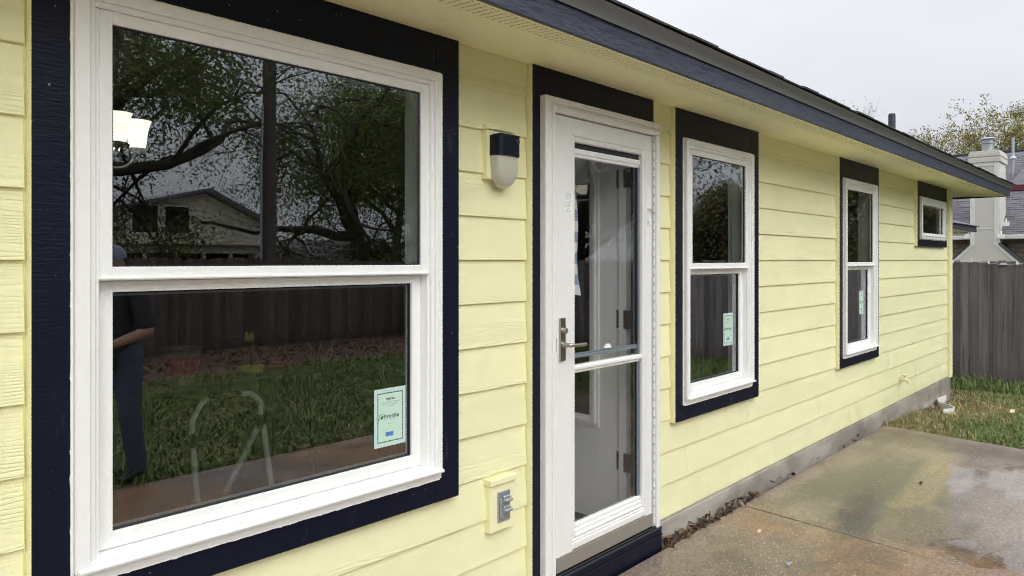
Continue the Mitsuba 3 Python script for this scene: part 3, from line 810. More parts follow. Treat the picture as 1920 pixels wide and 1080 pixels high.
SP = 'hose_bib'
tag(SP, 'small yellow-painted tap sticking out low on the far siding', 'tap')
put(f'{SP}__body', cat(tube(bez([(8.28, 0.004, 0.33), (8.28, -0.05, 0.33), (8.285, -0.075, 0.315), (8.285, -0.08, 0.285)], 6), 0.016, 10), tube([(8.28, -0.04, 0.33), (8.28, -0.045, 0.37)], 0.011, 8)), 'paint_yellow', smooth=40)
put(f'{SP}__handle', lathe([(0, 0.372), (0.028, 0.372), (0.030, 0.380), (0.022, 0.386), (0, 0.386)], (8.28, -0.045, 0), 14), 'paint_yellow', smooth=40)


def sticker(key, a, b, lo, hi, y, full):
    w, h = b - a, hi - lo
    put(f'{key}__paper', bx(a, b, y - 0.0006, y, lo, hi, 0.0001), 'paper_rim')
    put(f'{key}__face', bx(a + 0.10 * w, b - 0.10 * w, y - 0.0010, y - 0.0006, lo + 0.075 * h, hi - 0.075 * h, 0.0001), 'paper_green')
    t = 0.016 * w + 0.001
    A, B, Lo, Hi = a + 0.10 * w, b - 0.10 * w, lo + 0.075 * h, hi - 0.075 * h
    y1, y0 = y - 0.0010, y - 0.0014
    put(f'{key}__border', cat(bx(A, A + t, y0, y1, Lo, Hi, 0.0001), bx(B - t, B, y0, y1, Lo, Hi, 0.0001), bx(A + t, B - t, y0, y1, Lo, Lo + t, 0.0001), bx(A + t, B - t, y0, y1, Hi - t, Hi, 0.0001)), 'ink_green')
    cx = (a + b) / 2
    put(f'{key}__heading', text('Thank You', 0.030 * h * 1.1, cx, y1, lo + 0.800 * h, True, width=0.29 * w), 'ink_dark')
    if full:
        put(f'{key}__message', cat(text('for choosing a custom designed', 0.018 * h, cx, y1, lo + 0.752 * h, width=0.62 * w), text('energy efficient product', 0.018 * h, cx, y1, lo + 0.715 * h, width=0.46 * w), text('from ProVia', 0.018 * h, cx, y1, lo + 0.680 * h, width=0.24 * w)), 'ink_grey')
        put(f'{key}__web_address', text('provia.com', 0.014 * h, cx, y1, lo + 0.38 * h, width=0.15 * w), 'ink_grey')
    put(f'{key}__wordmark', text('Pro', 0.062 * h, cx - 0.085 * w, y1, lo + 0.485 * h, True, width=0.235 * w), 'ink_green')
    put(f'{key}__wordmark', text('Via', 0.062 * h, cx + 0.165 * w, y1, lo + 0.485 * h, True, width=0.225 * w), 'ink_dark')
    put(f'{key}__tag_line', text('THE PROFESSIONAL WAY', 0.014 * h, cx + 0.03 * w, y1, lo + 0.455 * h, width=0.44 * w), 'ink_grey')
    # leaf emblem: a pointed leaf with an arched stem over it
    ex, ez = cx - 0.265 * w, lo + 0.505 * h
    u = np.linspace(0, 1, 9)
    ax_, az_ = 0.085 * w, 0.055 * h
    nx_, nz_ = -az_ * 0.40, ax_ * 0.40
    mid = [(ex + ax_ * (t - 0.5), ez + az_ * (t - 0.5)) for t in u]
    bul = [math.sin(PI * t) * 0.75 for t in u]
    leaf = [(m_[0] + nx_ * q, m_[1] + nz_ * q) for m_, q in zip(mid, bul)] + [(m_[0] - nx_ * q, m_[1] - nz_ * q) for m_, q in zip(mid[::-1], bul[::-1])]
    put(f'{key}__emblem', cat(prism_y(Polygon(leaf).buffer(0), y0, y1), tube(bez([(cx - 0.37 * w, y1, lo + 0.445 * h), (cx - 0.355 * w, y1, lo + 0.505 * h), (cx - 0.30 * w, y1, lo + 0.550 * h), (cx - 0.215 * w, y1, lo + 0.562 * h)], 6), 0.0013 * w / 0.15, 6)), 'ink_green')
    put(f'{key}__badge', bx(cx - 0.15 * w, cx + 0.10 * w, y0, y1, lo + 0.17 * h, lo + 0.245 * h, 0.0001), 'ink_blue')


tag('window_sticker', 'pale green thank you sticker in the lower corner of the nearest wide window', 'sticker')
sticker('window_sticker', 1.655, 1.800, 0.866, 1.076, 0.0193, True)
tag('window_sticker_001', 'pale green sticker on the glass of the tall window next to the door', 'sticker')
sticker('window_sticker_001', 4.385, 4.520, 0.998, 1.203, 0.0193, True)
tag('window_sticker_002', 'pale green sticker on the farther tall window, smallest in the picture', 'sticker')
sticker('window_sticker_002', 7.05, 7.175, 1.055, 1.262, 0.0193, False)

# paper labels left on the storm door
DL = 'door_label'
tag(DL, 'flat white paper label with rows of tiny print on the left door stile', 'label')
put(f'{DL}__paper', bx(2.690, 2.743, -0.0411, -0.0402, 1.752, 1.852, 0.0001), 'paper_white')
rows = []
rng = np.random.default_rng(6)
for q0 in range(5):
    z = 1.758
    while z < 1.846:
        l = rng.uniform(0.003, 0.014)
        if rng.random() < 0.65:
            rows.append(bx(2.696 + q0 * 0.0095, 2.7005 + q0 * 0.0095, -0.0414, -0.0411, z, min(z + l, 1.848), 0.00005))
        z += l + rng.uniform(0.002, 0.008)
put(f'{DL}__print', cat(rows), 'ink_grey')
DL = 'door_label_001'
tag(DL, 'white label peeling and curling off the right door stile near the hinge', 'label')
us = np.linspace(0, 1, 16)
zz = 1.715 + 0.095 * np.clip(us / 0.62, 0, 1) - 0.004 * np.clip((us - 0.62) / 0.38, 0, 1)
yy = -0.0412 - 0.0015 * us - 0.032 * np.clip((us - 0.55) / 0.45, 0, 1) ** 1.4
xx = 0.020 * np.clip((us - 0.62) / 0.38, 0, 1)
v = np.vstack([np.stack([3.384 + xx, yy, zz], 1), np.stack([3.418 + xx * 1.4, yy - 0.006 * us, zz], 1)])
put(f'{DL}__paper', (v, np.array([(k, k + 1, 17 + k, 16 + k) for k in range(15)])), 'paper_white', smooth=True)
put(f'{DL}__print', cat([bx(3.390 + 0.007 * q0, 3.3935 + 0.007 * q0, -0.0422 - 0.0004, -0.0421, 1.722 + 0.006 * (q0 % 2), 1.748 - 0.004 * (q0 % 3), 0.00005) for q0 in range(3)]), 'ink_grey')

# ------------------------------------------------------------------ fences
rng = np.random.default_rng(21)


def picket(w, h, th=0.016):
    p = Polygon([(-w / 2, 0), (w / 2, 0), (w / 2, h - 0.017), (w / 2 - 0.017, h), (-w / 2 + 0.017, h), (-w / 2, h - 0.017)])
    m = trimesh.creation.extrude_polygon(p, th, engine='earcut')
    v = m.vertices
    m.vertices = np.stack([v[:, 0], v[:, 2] - th / 2, v[:, 1]], 1)
    return m


def fence(key, p0, p1, side, label, seed, wood='fence_wood'):
    """Upright dog-eared pickets from p0 to p1 (x, y), with rails and posts on the far side."""
    tag(key, label, 'fence')
    r = np.random.default_rng(seed)
    p0, p1 = np.array(p0, float), np.array(p1, float)
    Lg = np.linalg.norm(p1 - p0)
    d = (p1 - p0) / Lg
    rot = math.degrees(math.atan2(d[1], d[0]))
    variants = [mikit.ply(picket(0.1183, 1.84 + e), wood) for e in (0.0, 0.012, -0.015, 0.022)]
    n = int(Lg / 0.1185)
    rest = []
    for k in range(n):
        c = p0 + d * (k + 0.5) * 0.1185
        zb = float(ground_z(c[0], c[1])) - 0.0
        tw = r.normal() * 0.3
        tilt = r.normal() * 0.02
        q = r.integers(4)
        off = 0.004 * r.normal()
        tr = T().translate([c[0] - d[1] * off, c[1] + d[0] * off, zb - 0.02 + 0.012 * r.normal()]).rotate([0, 0, 1], rot + tw).rotate([0, 1, 0], tilt)
        scene[num(f'{key}__picket')] = {**variants[q], 'to_world': tr}
    for zr in (0.2, 0.95, 1.6):
        m = bx(0, Lg, min(0.012 * side, 0.05 * side), max(0.012 * side, 0.05 * side), zr, zr + 0.085, 0.002)
        m.apply_transform(trimesh.transformations.rotation_matrix(math.radians(rot), [0, 0, 1]))
        m.apply_translation([p0[0], p0[1], -0.3])
        put(f'{key}__rail', m, wood)


# side fence (seen directly), running away from the house across the yard; its pickets face the house
fence('wood_fence', (12.9, 5.2), (12.9, -12.2), 1, 'tall weathered grey picket fence at the end of the side yard', 31)
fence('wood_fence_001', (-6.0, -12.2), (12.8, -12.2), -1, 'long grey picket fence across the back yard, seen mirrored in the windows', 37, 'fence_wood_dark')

# string of small lights along the top of the side fence
SL = 'string_lights'
tag(SL, 'white string lights with small bulbs strung along the fence top', 'string lights')
pts = []
ys = np.linspace(2.0, -1.2, 60)
zt = 1.54 - 0.085 * (0.46 - ys) / 0.9 * 0.5 + 0.012 * np.sin(ys * 9) - 0.02
put(f'{SL}__cord', tube(np.stack([np.full(60, 12.868), ys, zt], 1), 0.0022, 6), 'white_plastic')
for yb in (0.44, 0.20, -0.02, -0.37, -0.62):
    z = float(np.interp(-yb, -ys, zt))
    put(f'{SL}__bulb', lathe([(0, -0.022), (0.012, -0.016), (0.016, 0.0), (0.012, 0.014), (0.010, 0.035), (0, 0.036)], (12.866, yb, z), 10), 'white_plastic', smooth=60)
put(f'{SL}__clip', bx(12.855, 12.88, -0.25, -0.17, float(np.interp(0.2, -ys, zt)) - 0.012, float(np.interp(0.2, -ys, zt)) + 0.012, 0.004), 'white_plastic')

# ------------------------------------------------------------------ small things on the ground
ED = 'garden_edging'
tag(ED, 'curled strip of white plastic edging lying in the grass at the house corner', 'garden edging')
c = bez([(10.15, -0.03, 0), (9.90, -0.035, 0), (9.70, -0.04, 0), (9.50, -0.11, 0), (9.42, -0.20, 0), (9.30, -0.28, 0), (9.18, -0.28, 0), (9.08, -0.22, 0)], 8)
nn = len(c)
c[:, 2] = ground_z(c[:, 0], c[:, 1])
t = np.gradient(c, axis=0)[:, :2]
t /= np.linalg.norm(t, axis=1, keepdims=True)
nr = np.stack([-t[:, 1], t[:, 0], 0 * t[:, 0]], 1) * 0.004
hgt = np.interp(np.linspace(0, 1, nn), [0, 0.25, 0.4, 1], [0.10, 0.095, 0.065, 0.045])[:, None] * np.array([[0, 0, 1]])
v = np.vstack([c - nr, c + nr, c + nr + hgt, c - nr + hgt])
f = []
for k in range(nn - 1):
    for a in range(4):
        b = (a + 1) % 4
        f.append((a * nn + k, a * nn + k + 1, b * nn + k + 1, b * nn + k))
put(f'{ED}__strip', (v, np.array(f)), 'white_plastic', smooth=35)
put(f'{ED}__bead', tube(c + hgt + [0, 0, 0.002], 0.006, 8), 'white_plastic', smooth=True)


def leaf_mesh(L, w, curl, r):
    us = np.linspace(0, 1, 6)
    hw = w * np.sin(np.clip(us, 0.03, 0.98) * PI) ** 0.8 / 2 + 0.001
    z = curl * (us - 0.5) ** 2 * 4
    side = 0.35 * hw
    v = np.vstack([np.stack([us * L - L / 2, -hw, z + side], 1), np.stack([us * L - L / 2, 0 * hw, z], 1), np.stack([us * L - L / 2, hw, z + side], 1)])
    f = []
    for a in (0, 6):
        for k in range(5):
            f += [(a + k, a + k + 1, a + 6 + k + 1), (a + k, a + 6 + k + 1, a + 6 + k)]
    return v, np.array(f)


def scatter_leaves(key, spots, colors, kind, label=None, size=(0.04, 0.09), cat_=None):
    r = np.random.default_rng(len(spots))
    vs, fs, cs, c = [], [], [], 0
    for (x, y, z) in spots:
        L = r.uniform(*size)
        v, f = leaf_mesh(L, L * r.uniform(0.35, 0.6), L * r.uniform(0.05, 0.35), r)
        R = trimesh.transformations.euler_matrix(r.normal() * 0.45, r.normal() * 0.45, r.uniform(0, 2 * PI))[:3, :3]
        v = v @ R.T
        v[:, 2] -= v[:, 2].min()
        v += [x, y, z]
        col = np.array(colors[r.integers(len(colors))]) * r.uniform(0.6, 1.3)
        vs.append(v); fs.append(f + c); cs.append(np.repeat(col[None], len(v), 0)); c += len(v)
    k = put(key, trimesh.Trimesh(np.vstack(vs), np.vstack(fs), process=False), 'leaf', color=np.vstack(cs))
    return tag(k, label, cat_, None, kind)


BROWN = [(0.12, 0.065, 0.035), (0.17, 0.10, 0.055), (0.085, 0.055, 0.038), (0.20, 0.13, 0.08), (0.06, 0.042, 0.034)]
r = np.random.default_rng(2)
spots = []
for k in range(240):
    x = 3.53 + 1.25 * r.random() ** 1.2 if r.random() < 0.93 else r.uniform(4.7, 7.3)
    spots.append((x, -r.uniform(0.004, 0.085), -0.035 + 0.05 * r.random()))
scatter_leaves('leaf_litter', spots, BROWN, 'stuff', 'dry brown leaves caught in the gap between foundation and patio', (0.02, 0.055), 'leaves')
# soil in that gap
for k, (x, y, sz_, col, lab) in enumerate([(4.10, -0.34, 0.030, (0.55, 0.40, 0.25), 'single tan leaf on the patio below the tall window'), (5.75, -0.78, 0.032, (0.025, 0.02, 0.018), 'small black dead leaf on the damp patio'), (9.55, -0.78, 0.07, (0.62, 0.50, 0.33), 'pale tan leaf lying alone on the lawn')]):
    z = -0.015 * -y * -1 + 0.002 if x < 7.4 else float(ground_z(x, y)) + 0.05
    z = (0.015 * y + 0.0005) if x < 7.4 else z
    scatter_leaves('fallen_leaf', [(x, y, z)], [col], None, lab, (sz_, sz_ * 1.02), 'leaf')
cr = [(-0.045, -0.012, 0), (-0.01, 0.02, 0.012), (0.045, 0.010, 0.002), (0.03, -0.012, 0.020), (0.0, -0.02, 0.004)]
tag(put('paper_scrap', trimesh.Trimesh(np.array(cr) * 0.62 + [3.76, -0.64, -0.0075], np.array([[0, 1, 4], [1, 3, 4], [1, 2, 3]]), process=False), 'spacer'), 'torn grey scrap lying on the patio at the bottom edge', 'paper scrap')

# grit on the patio
vs, fs, cs, c = [], [], [], 0
ico = trimesh.creation.icosphere(subdivisions=0, radius=1.0)
r = np.random.default_rng(12)
for k in range(900):
    if k < 500:
        t = r.random()
        x, y = 3.4 + 1.05 * t + 0.10 * r.normal(), -0.62 + 0.22 * t + 0.10 * r.normal()
    else:
        x, y = r.uniform(2.5, 7.3), -r.uniform(0.1, 2.4)
    s = r.uniform(0.0013, 0.0032)
    v = ico.vertices * [s * r.uniform(0.8, 1.8), s, s * 0.5] + [x, y, 0.015 * y + s * 0.25]
    col = np.array([(0.62, 0.53, 0.38), (0.50, 0.36, 0.20), (0.70, 0.66, 0.58)][r.integers(3)])
    vs.append(v); fs.append(ico.faces + c); cs.append(np.repeat(col[None], len(v), 0)); c += len(v)
tag(put('grit', trimesh.Trimesh(np.vstack(vs), np.vstack(fs), process=False), 'leaf', color=np.vstack(cs)), 'pale grit and bits of bark scattered over the wet patio', 'grit', kind='stuff')

# grass
#GRASS#


def blades(n, xr, yr, seed, cols, hmin, hmax, keep=None, wid=0.006):
    r = np.random.default_rng(seed)
    x, y = r.uniform(*xr, n), r.uniform(*yr, n)
    if keep is not None:
        m = keep(x, y, r)
        x, y = x[m], y[m]
    n = len(x)
    z = ground_z(x, y)
    clump = meshkit.fbm(np.stack([x * 2.2, y * 2.2, 0 * x], -1), 3, 9)
    h = r.uniform(hmin, hmax, n) * (0.55 + 0.9 * clump)
    a = r.uniform(0, 2 * PI, n)
    lean = r.uniform(0.15, 1.1, n) * h
    w = wid * r.uniform(0.6, 1.3, n)
    dx, dy = np.cos(a), np.sin(a)
    px, py = -dy * w, dx * w
    base = np.stack([x, y, z - 0.01], 1)
    mid = base + np.stack([dx * lean * 0.35, dy * lean * 0.35, h * 0.65], 1)
    tip = base + np.stack([dx * lean, dy * lean, h * r.uniform(0.75, 1.0, n)], 1)
    off = np.stack([px, py, 0 * px], 1)
    v = np.stack([base - off, base + off, mid - off * 0.7, mid + off * 0.7, tip], 1).reshape(-1, 3)
    f = (np.arange(n) * 5)[:, None, None] + np.array([[0, 1, 3], [0, 3, 2], [2, 3, 4]])[None]
    cols = np.array(cols)
    ci = r.integers(len(cols), size=n)
    col = cols[ci] * r.uniform(0.6, 1.35, n)[:, None]
    cv = np.repeat(col, 5, 0)
    return trimesh.Trimesh(v, f.reshape(-1, 3), process=False), cv


GREEN = [(0.12, 0.185, 0.048), (0.15, 0.21, 0.055), (0.08, 0.14, 0.045), (0.22, 0.24, 0.09)]
STRAW = [(0.46, 0.35, 0.18), (0.36, 0.26, 0.13), (0.55, 0.44, 0.25), (0.24, 0.17, 0.09)]


def off_edging(x, y):
    return ~((np.abs(x - 9.75) < 0.75) & (y > -0.34) & (np.abs(y + 0.10) < 0.24) & ((x * 37.7 % 1.0) < 0.72))


def off_patio(x, y):
    return (x > 7.52 + 0.09 * y) | (y < -3.36)


def dryness(x, y):
    near = np.clip(1.65 - np.abs(y + 0.05) / 0.85, 0, 1) * np.clip((x - 7.2) / 0.3, 0, 1) * np.clip((11.3 - x) / 0.8, 0, 1)
    return np.clip(near + 2.2 * (meshkit.fbm(np.stack([x * 1.1, y * 1.1, 0 * x + 3], -1), 3, 17) - 0.52), 0, 1)


def keep_green(x, y, r):
    return off_patio(x, y) & (r.random(len(x)) > 0.85 * dryness(x, y)) & ~((x < 10.54) & (y > -0.005)) & (np.abs(x - 12.9) > 0.03) & off_edging(x, y)


def keep_straw(x, y, r):
    return off_patio(x, y) & (r.random(len(x)) < 0.22 + 0.78 * dryness(x, y)) & ~((x < 10.54) & (y > -0.005)) & (np.abs(x - 12.9) > 0.03) & off_edging(x, y)


g1, c1 = blades(95000, (7.2, 12.88), (-2.6, 1.4), 1, GREEN, 0.035, 0.085, keep_green, 0.0045)
g2, c2 = blades(60000, (0.0, 12.88), (-8.6, -2.4), 2, GREEN, 0.05, 0.10, keep_green, 0.008)
g3, c3 = blades(3000, (11.6, 12.88), (-1.6, 1.4), 3, GREEN, 0.12, 0.22, keep_green, 0.006)
tag(put('lawn_grass', cat(g1, g2, g3), 'leaf', color=np.vstack([c1, c2, c3])), 'green winter lawn grass beyond the patio', 'grass', kind='stuff')
g1, c1 = blades(90000, (7.2, 12.88), (-2.6, 1.4), 4, STRAW, 0.025, 0.07, keep_straw, 0.004)
g2, c2 = blades(14000, (0.0, 12.88), (-8.8, -2.4), 5, STRAW, 0.03, 0.07, keep_straw, 0.007)
tag(put('dry_grass', cat(g1, g2), 'leaf', color=np.vstack([c1, c2])), 'dead straw coloured grass by the foundation and through the lawn', 'grass', kind='stuff')
r = np.random.default_rng(41)
n = 4200
xs, ys = r.uniform(2, 12.8, n), -8.2 - 3.9 * r.random(n) ** 0.8
scatter_leaves('leaf_bed', np.stack([xs, ys, ground_z(xs, ys)], 1), BROWN, 'stuff', 'bed of fallen brown leaves along the back fence', (0.04, 0.085), 'leaves')

# ------------------------------------------------------------------ neighbouring house seen over the fence
N = 'neighbour_house'
tag(N, 'neighbouring house with grey shingle roof and tall beige chimney beyond the fence', 'house')
xf = 28.3
# brick wall under the eaves
put(f'{N}__wall', cat(bx(xf, xf + 0.2, -9, 9.5, -0.6, 2.26), bx(xf + 0.2, xf + 9, 9.3, 9.5, -0.6, 2.26)), 'mortar')
r = np.random.default_rng(14)
var = [mikit.ply(bx(0, 0.06, 0, 0.44, 0, 0.135, 0.006), m) for m in ('brick_a', 'brick_b', 'brick_c')]
for row in range(8):
    for kx in range(14):
        y = -1.2 + kx * 0.455 + (0.225 if row % 2 else 0)
        z = 1.05 + row * 0.148
        if 1.9 < y < 3.0 - 0.455:
            continue
        scene[num(f'{N}__wall__brick')] = {**var[r.integers(3)], 'to_world': T().translate([xf - 0.05 + 0.006 * r.normal(), y, z])}
# main roof: sheathing with rows of shingle tabs
RS = 0.74
rf = f'{N}__roof'
zE, zR = 2.34, 5.45
xr = xf - 0.45 + (zR - zE) / RS
put(rf, cat(prism_y([(xf - 0.45, zE - 0.06), (xr, zR - 0.06), (xr + 4.2, zE - 0.06), (xr + 4.2, zE - 0.2), (xf - 0.45, zE - 0.14)], -10, 10)), 'shingle_grey')
tabs = []
r = np.random.default_rng(15)
ex = 0.125
ln = math.hypot(1, RS)
for k in range(int((zR - zE) / RS * ln / ex) + 1):
    s = k * ex / ln
    x0, z0 = xf - 0.47 + s, zE + s * RS
    y = -2.5 - r.random() * 0.3
    while y < 6.0:
        w = r.uniform(0.22, 0.42)
        th = r.uniform(0.012, 0.03)
        x1, z1 = x0 + (ex + 0.03) / ln, z0 + (ex + 0.03) / ln * RS
        tabs.append(prism_y([(x0, z0), (x1, z1), (x1 - 0.006, z1 + 0.006), (x0 - th * RS / ln, z0 + th / ln)], y, y + w - 0.006))
        y += w
tag(put(f'{rf}__shingles', cat(tabs), 'shingle_grey'), kind='stuff')
put(f'{rf}__ridge_cap', bx(xr - 0.12, xr + 0.12, -2.5, 9.9, zR - 0.03, zR + 0.05, 0.02), 'shingle_dark')
put(f'{N}__gutter', cat(bx(xf - 0.60, xf - 0.47, -9, 9.5, 2.19, 2.33, 0.02)), 'trim_white')
put(f'{N}__soffit', bx(xf - 0.46, xf - 0.001, -9, 9.5, 2.20, 2.24), 'siding_beige')
# higher wing to the right with a burgundy fascia and a hipped roof
up = f'{N}__upper_roof'
xa = xf + 1.55
hip = np.array([[xa, 2.15, 4.05], [xa + 6, 2.15, 4.05], [xa + 6, -6, 4.05], [xa, -6, 4.05], [xa + 2.5, 1.35, 5.98], [xa + 2.5, -4.0, 5.98]])
hf = np.array([[0, 4, 1], [0, 3, 5], [0, 5, 4], [3, 2, 5], [1, 4, 5], [1, 5, 2], [0, 1, 2], [0, 2, 3]])
put(up, trimesh.Trimesh(hip, hf[:, ::-1], process=False), 'shingle_grey')
put(f'{up}__fascia', bx(xa - 0.04, xa + 0.02, -6, 2.18, 3.86, 4.06, 0.01), 'burgundy')
put(f'{N}__upper_wall', bx(xa + 0.25, xa + 5.8, -5.8, 1.95, 2.3, 3.98), 'siding_beige')
# chimney: tapered base, shaft with corner boards, stepped crown, flue with cowl
ch = f'{N}__chimney'
xc0, xc1, ya, yb = 27.5, 28.75, 2.09, 2.86
put(ch, cat(bx(xc0, xc1, ya, yb, 1.9, 4.78, 0.004),
            prism_xn(Polygon([(ya, 2.0), (yb, 2.0), (yb + 0.72, 1.28), (yb + 0.72, -0.5), (ya - 0.72, -0.5), (ya - 0.72, 1.28)]), xc0, xc0 + 0.795)), 'siding_beige')
cb = []
for y in (ya - 0.002, yb - 0.128):
    cb.append(bx(xc0 - 0.022, xc0 - 0.0005, y, y + 0.13, 2.0, 4.62, 0.003))
cb.append(bx(xc0 - 0.018, xc0 - 0.0005, ya + 0.13, yb - 0.13, 4.50, 4.62, 0.003))
cb.append(bx(xc0 - 0.018, xc0 - 0.0005, ya + 0.13, yb - 0.13, 2.50, 2.52, 0.003))
for s in (0, 1):
    y0 = (yb, yb + 0.74, 1) if s else (ya, ya - 0.74, -1)
    a = np.array([[xc0 - 0.02, y0[0] - 0.10 * y0[2], 2.02], [xc0 - 0.02, y0[0] + 0.0 * y0[2], 2.02], [xc0 - 0.02, y0[1], 1.28], [xc0 - 0.02, y0[1] - 0.12 * y0[2], 1.24]])
    cb.append(prism_xn(Polygon([(q[1], q[2]) for q in a]).buffer(0), xc0 - 0.022, xc0 - 0.0005))
cb += [bx(xc0 - 0.0215, xc1, ya - 0.022, ya - 0.0005, 2.0, 4.62, 0.003) if False else bx(xc0 + 0.12, xc0 + 0.14, ya - 0.012, ya - 0.0005, 2.0, 4.62, 0.002)]
put(f'{ch}__corner_boards', cat(cb), 'trim_white')
for s in (0, 1):
    a, b, d = (yb, yb + 0.76, 1) if s else (ya, ya - 0.76, -1)
    put(f'{ch}__shoulder_cap', prism_xn(Polygon([(a, 2.03), (b, 1.27), (b, 1.32), (a, 2.09)]).buffer(0), xc0 - 0.05, xc0 + 0.83), 'shingle_dark')
put(f'{ch}__crown', cat(bx(xc0 - 0.05, xc1 + 0.05, ya - 0.05, yb + 0.05, 4.62, 4.76, 0.006), bx(xc0 - 0.02, xc1 + 0.02, ya - 0.02, yb + 0.02, 4.761, 4.80, 0.004), bx(xc0 - 0.045, xc1 + 0.045, ya - 0.045, yb + 0.045, 4.801, 4.91, 0.006), bx(xc0 - 0.02, xc1 + 0.02, ya - 0.02, yb + 0.02, 4.911, 4.985, 0.008)), 'siding_beige')
put(f'{ch}__flue', lathe([(0.165, 4.98), (0.165, 5.22), (0.19, 5.225), (0.19, 5.245), (0.155, 5.25), (0.155, 5.38)], (27.75, 2.42, 0), 28), 'galvanised', smooth=40)
put(f'{ch}__cowl', cat(lathe([(0.0, 5.44), (0.15, 5.425), (0.25, 5.375), (0.25, 5.365), (0.10, 5.38), (0, 5.385)], (27.75, 2.42, 0), 28), lathe([(0.21, 5.235), (0.225, 5.24), (0.21, 5.26)], (27.75, 2.42, 0), 28)), 'galvanised', smooth=40)
put(f'{N}__plumbing_vent', cat(tube([(30.6, 2.15, 4.3), (30.6, 2.15, 5.75)], 0.045, 12), lathe([(0.13, 5.02), (0.055, 5.12), (0.05, 5.2)], (30.6, 2.15, 0), 16)), 'galvanised')
for k, (x, y, z) in enumerate([(27.58, 2.93, 2.30), (27.48, 2.02, 2.28), (27.5, 1.90, 2.66)]):
    put(f'{N}__flood_light', cat(prism_xn(Polygon([(y - 0.10, z + 0.06), (y + 0.08, z + 0.07), (y + 0.11, z - 0.06), (y - 0.08, z - 0.07)]), x - 0.07, x), tube([(x - 0.02, y, z + 0.04), (x + 0.05, y, z + 0.16)], 0.015, 8)), 'paper_white')

# shed roof showing past the house corner
SH = 'garden_shed'
tag(SH, 'low shed roof with dark fascia poking out past the far house corner', 'shed')
put(f'{SH}__wall', bx(13.7, 16.4, 1.7, 4.2, -0.45, 2.14), 'paint_yellow')
put(f'{SH}__fascia', cat(bx(13.5, 17.86, 1.0, 1.03, 2.115, 2.235, 0.004), bx(17.83, 17.86, 1.031, 4.6, 2.115, 2.235, 0.004)), 'paint_fascia')
put(f'{SH}__soffit', bx(13.5, 17.83, 1.031, 4.6, 2.118, 2.13), 'paint_yellow')
rp = [(0.96, 2.24), (2.8, 2.75), (4.7, 2.24), (4.7, 2.20), (0.96, 2.225)]
put(f'{SH}__roof', prism_x(rp, 13.4, 17.95), 'shingle_grey')

# ------------------------------------------------------------------ trees
CROWN = {}


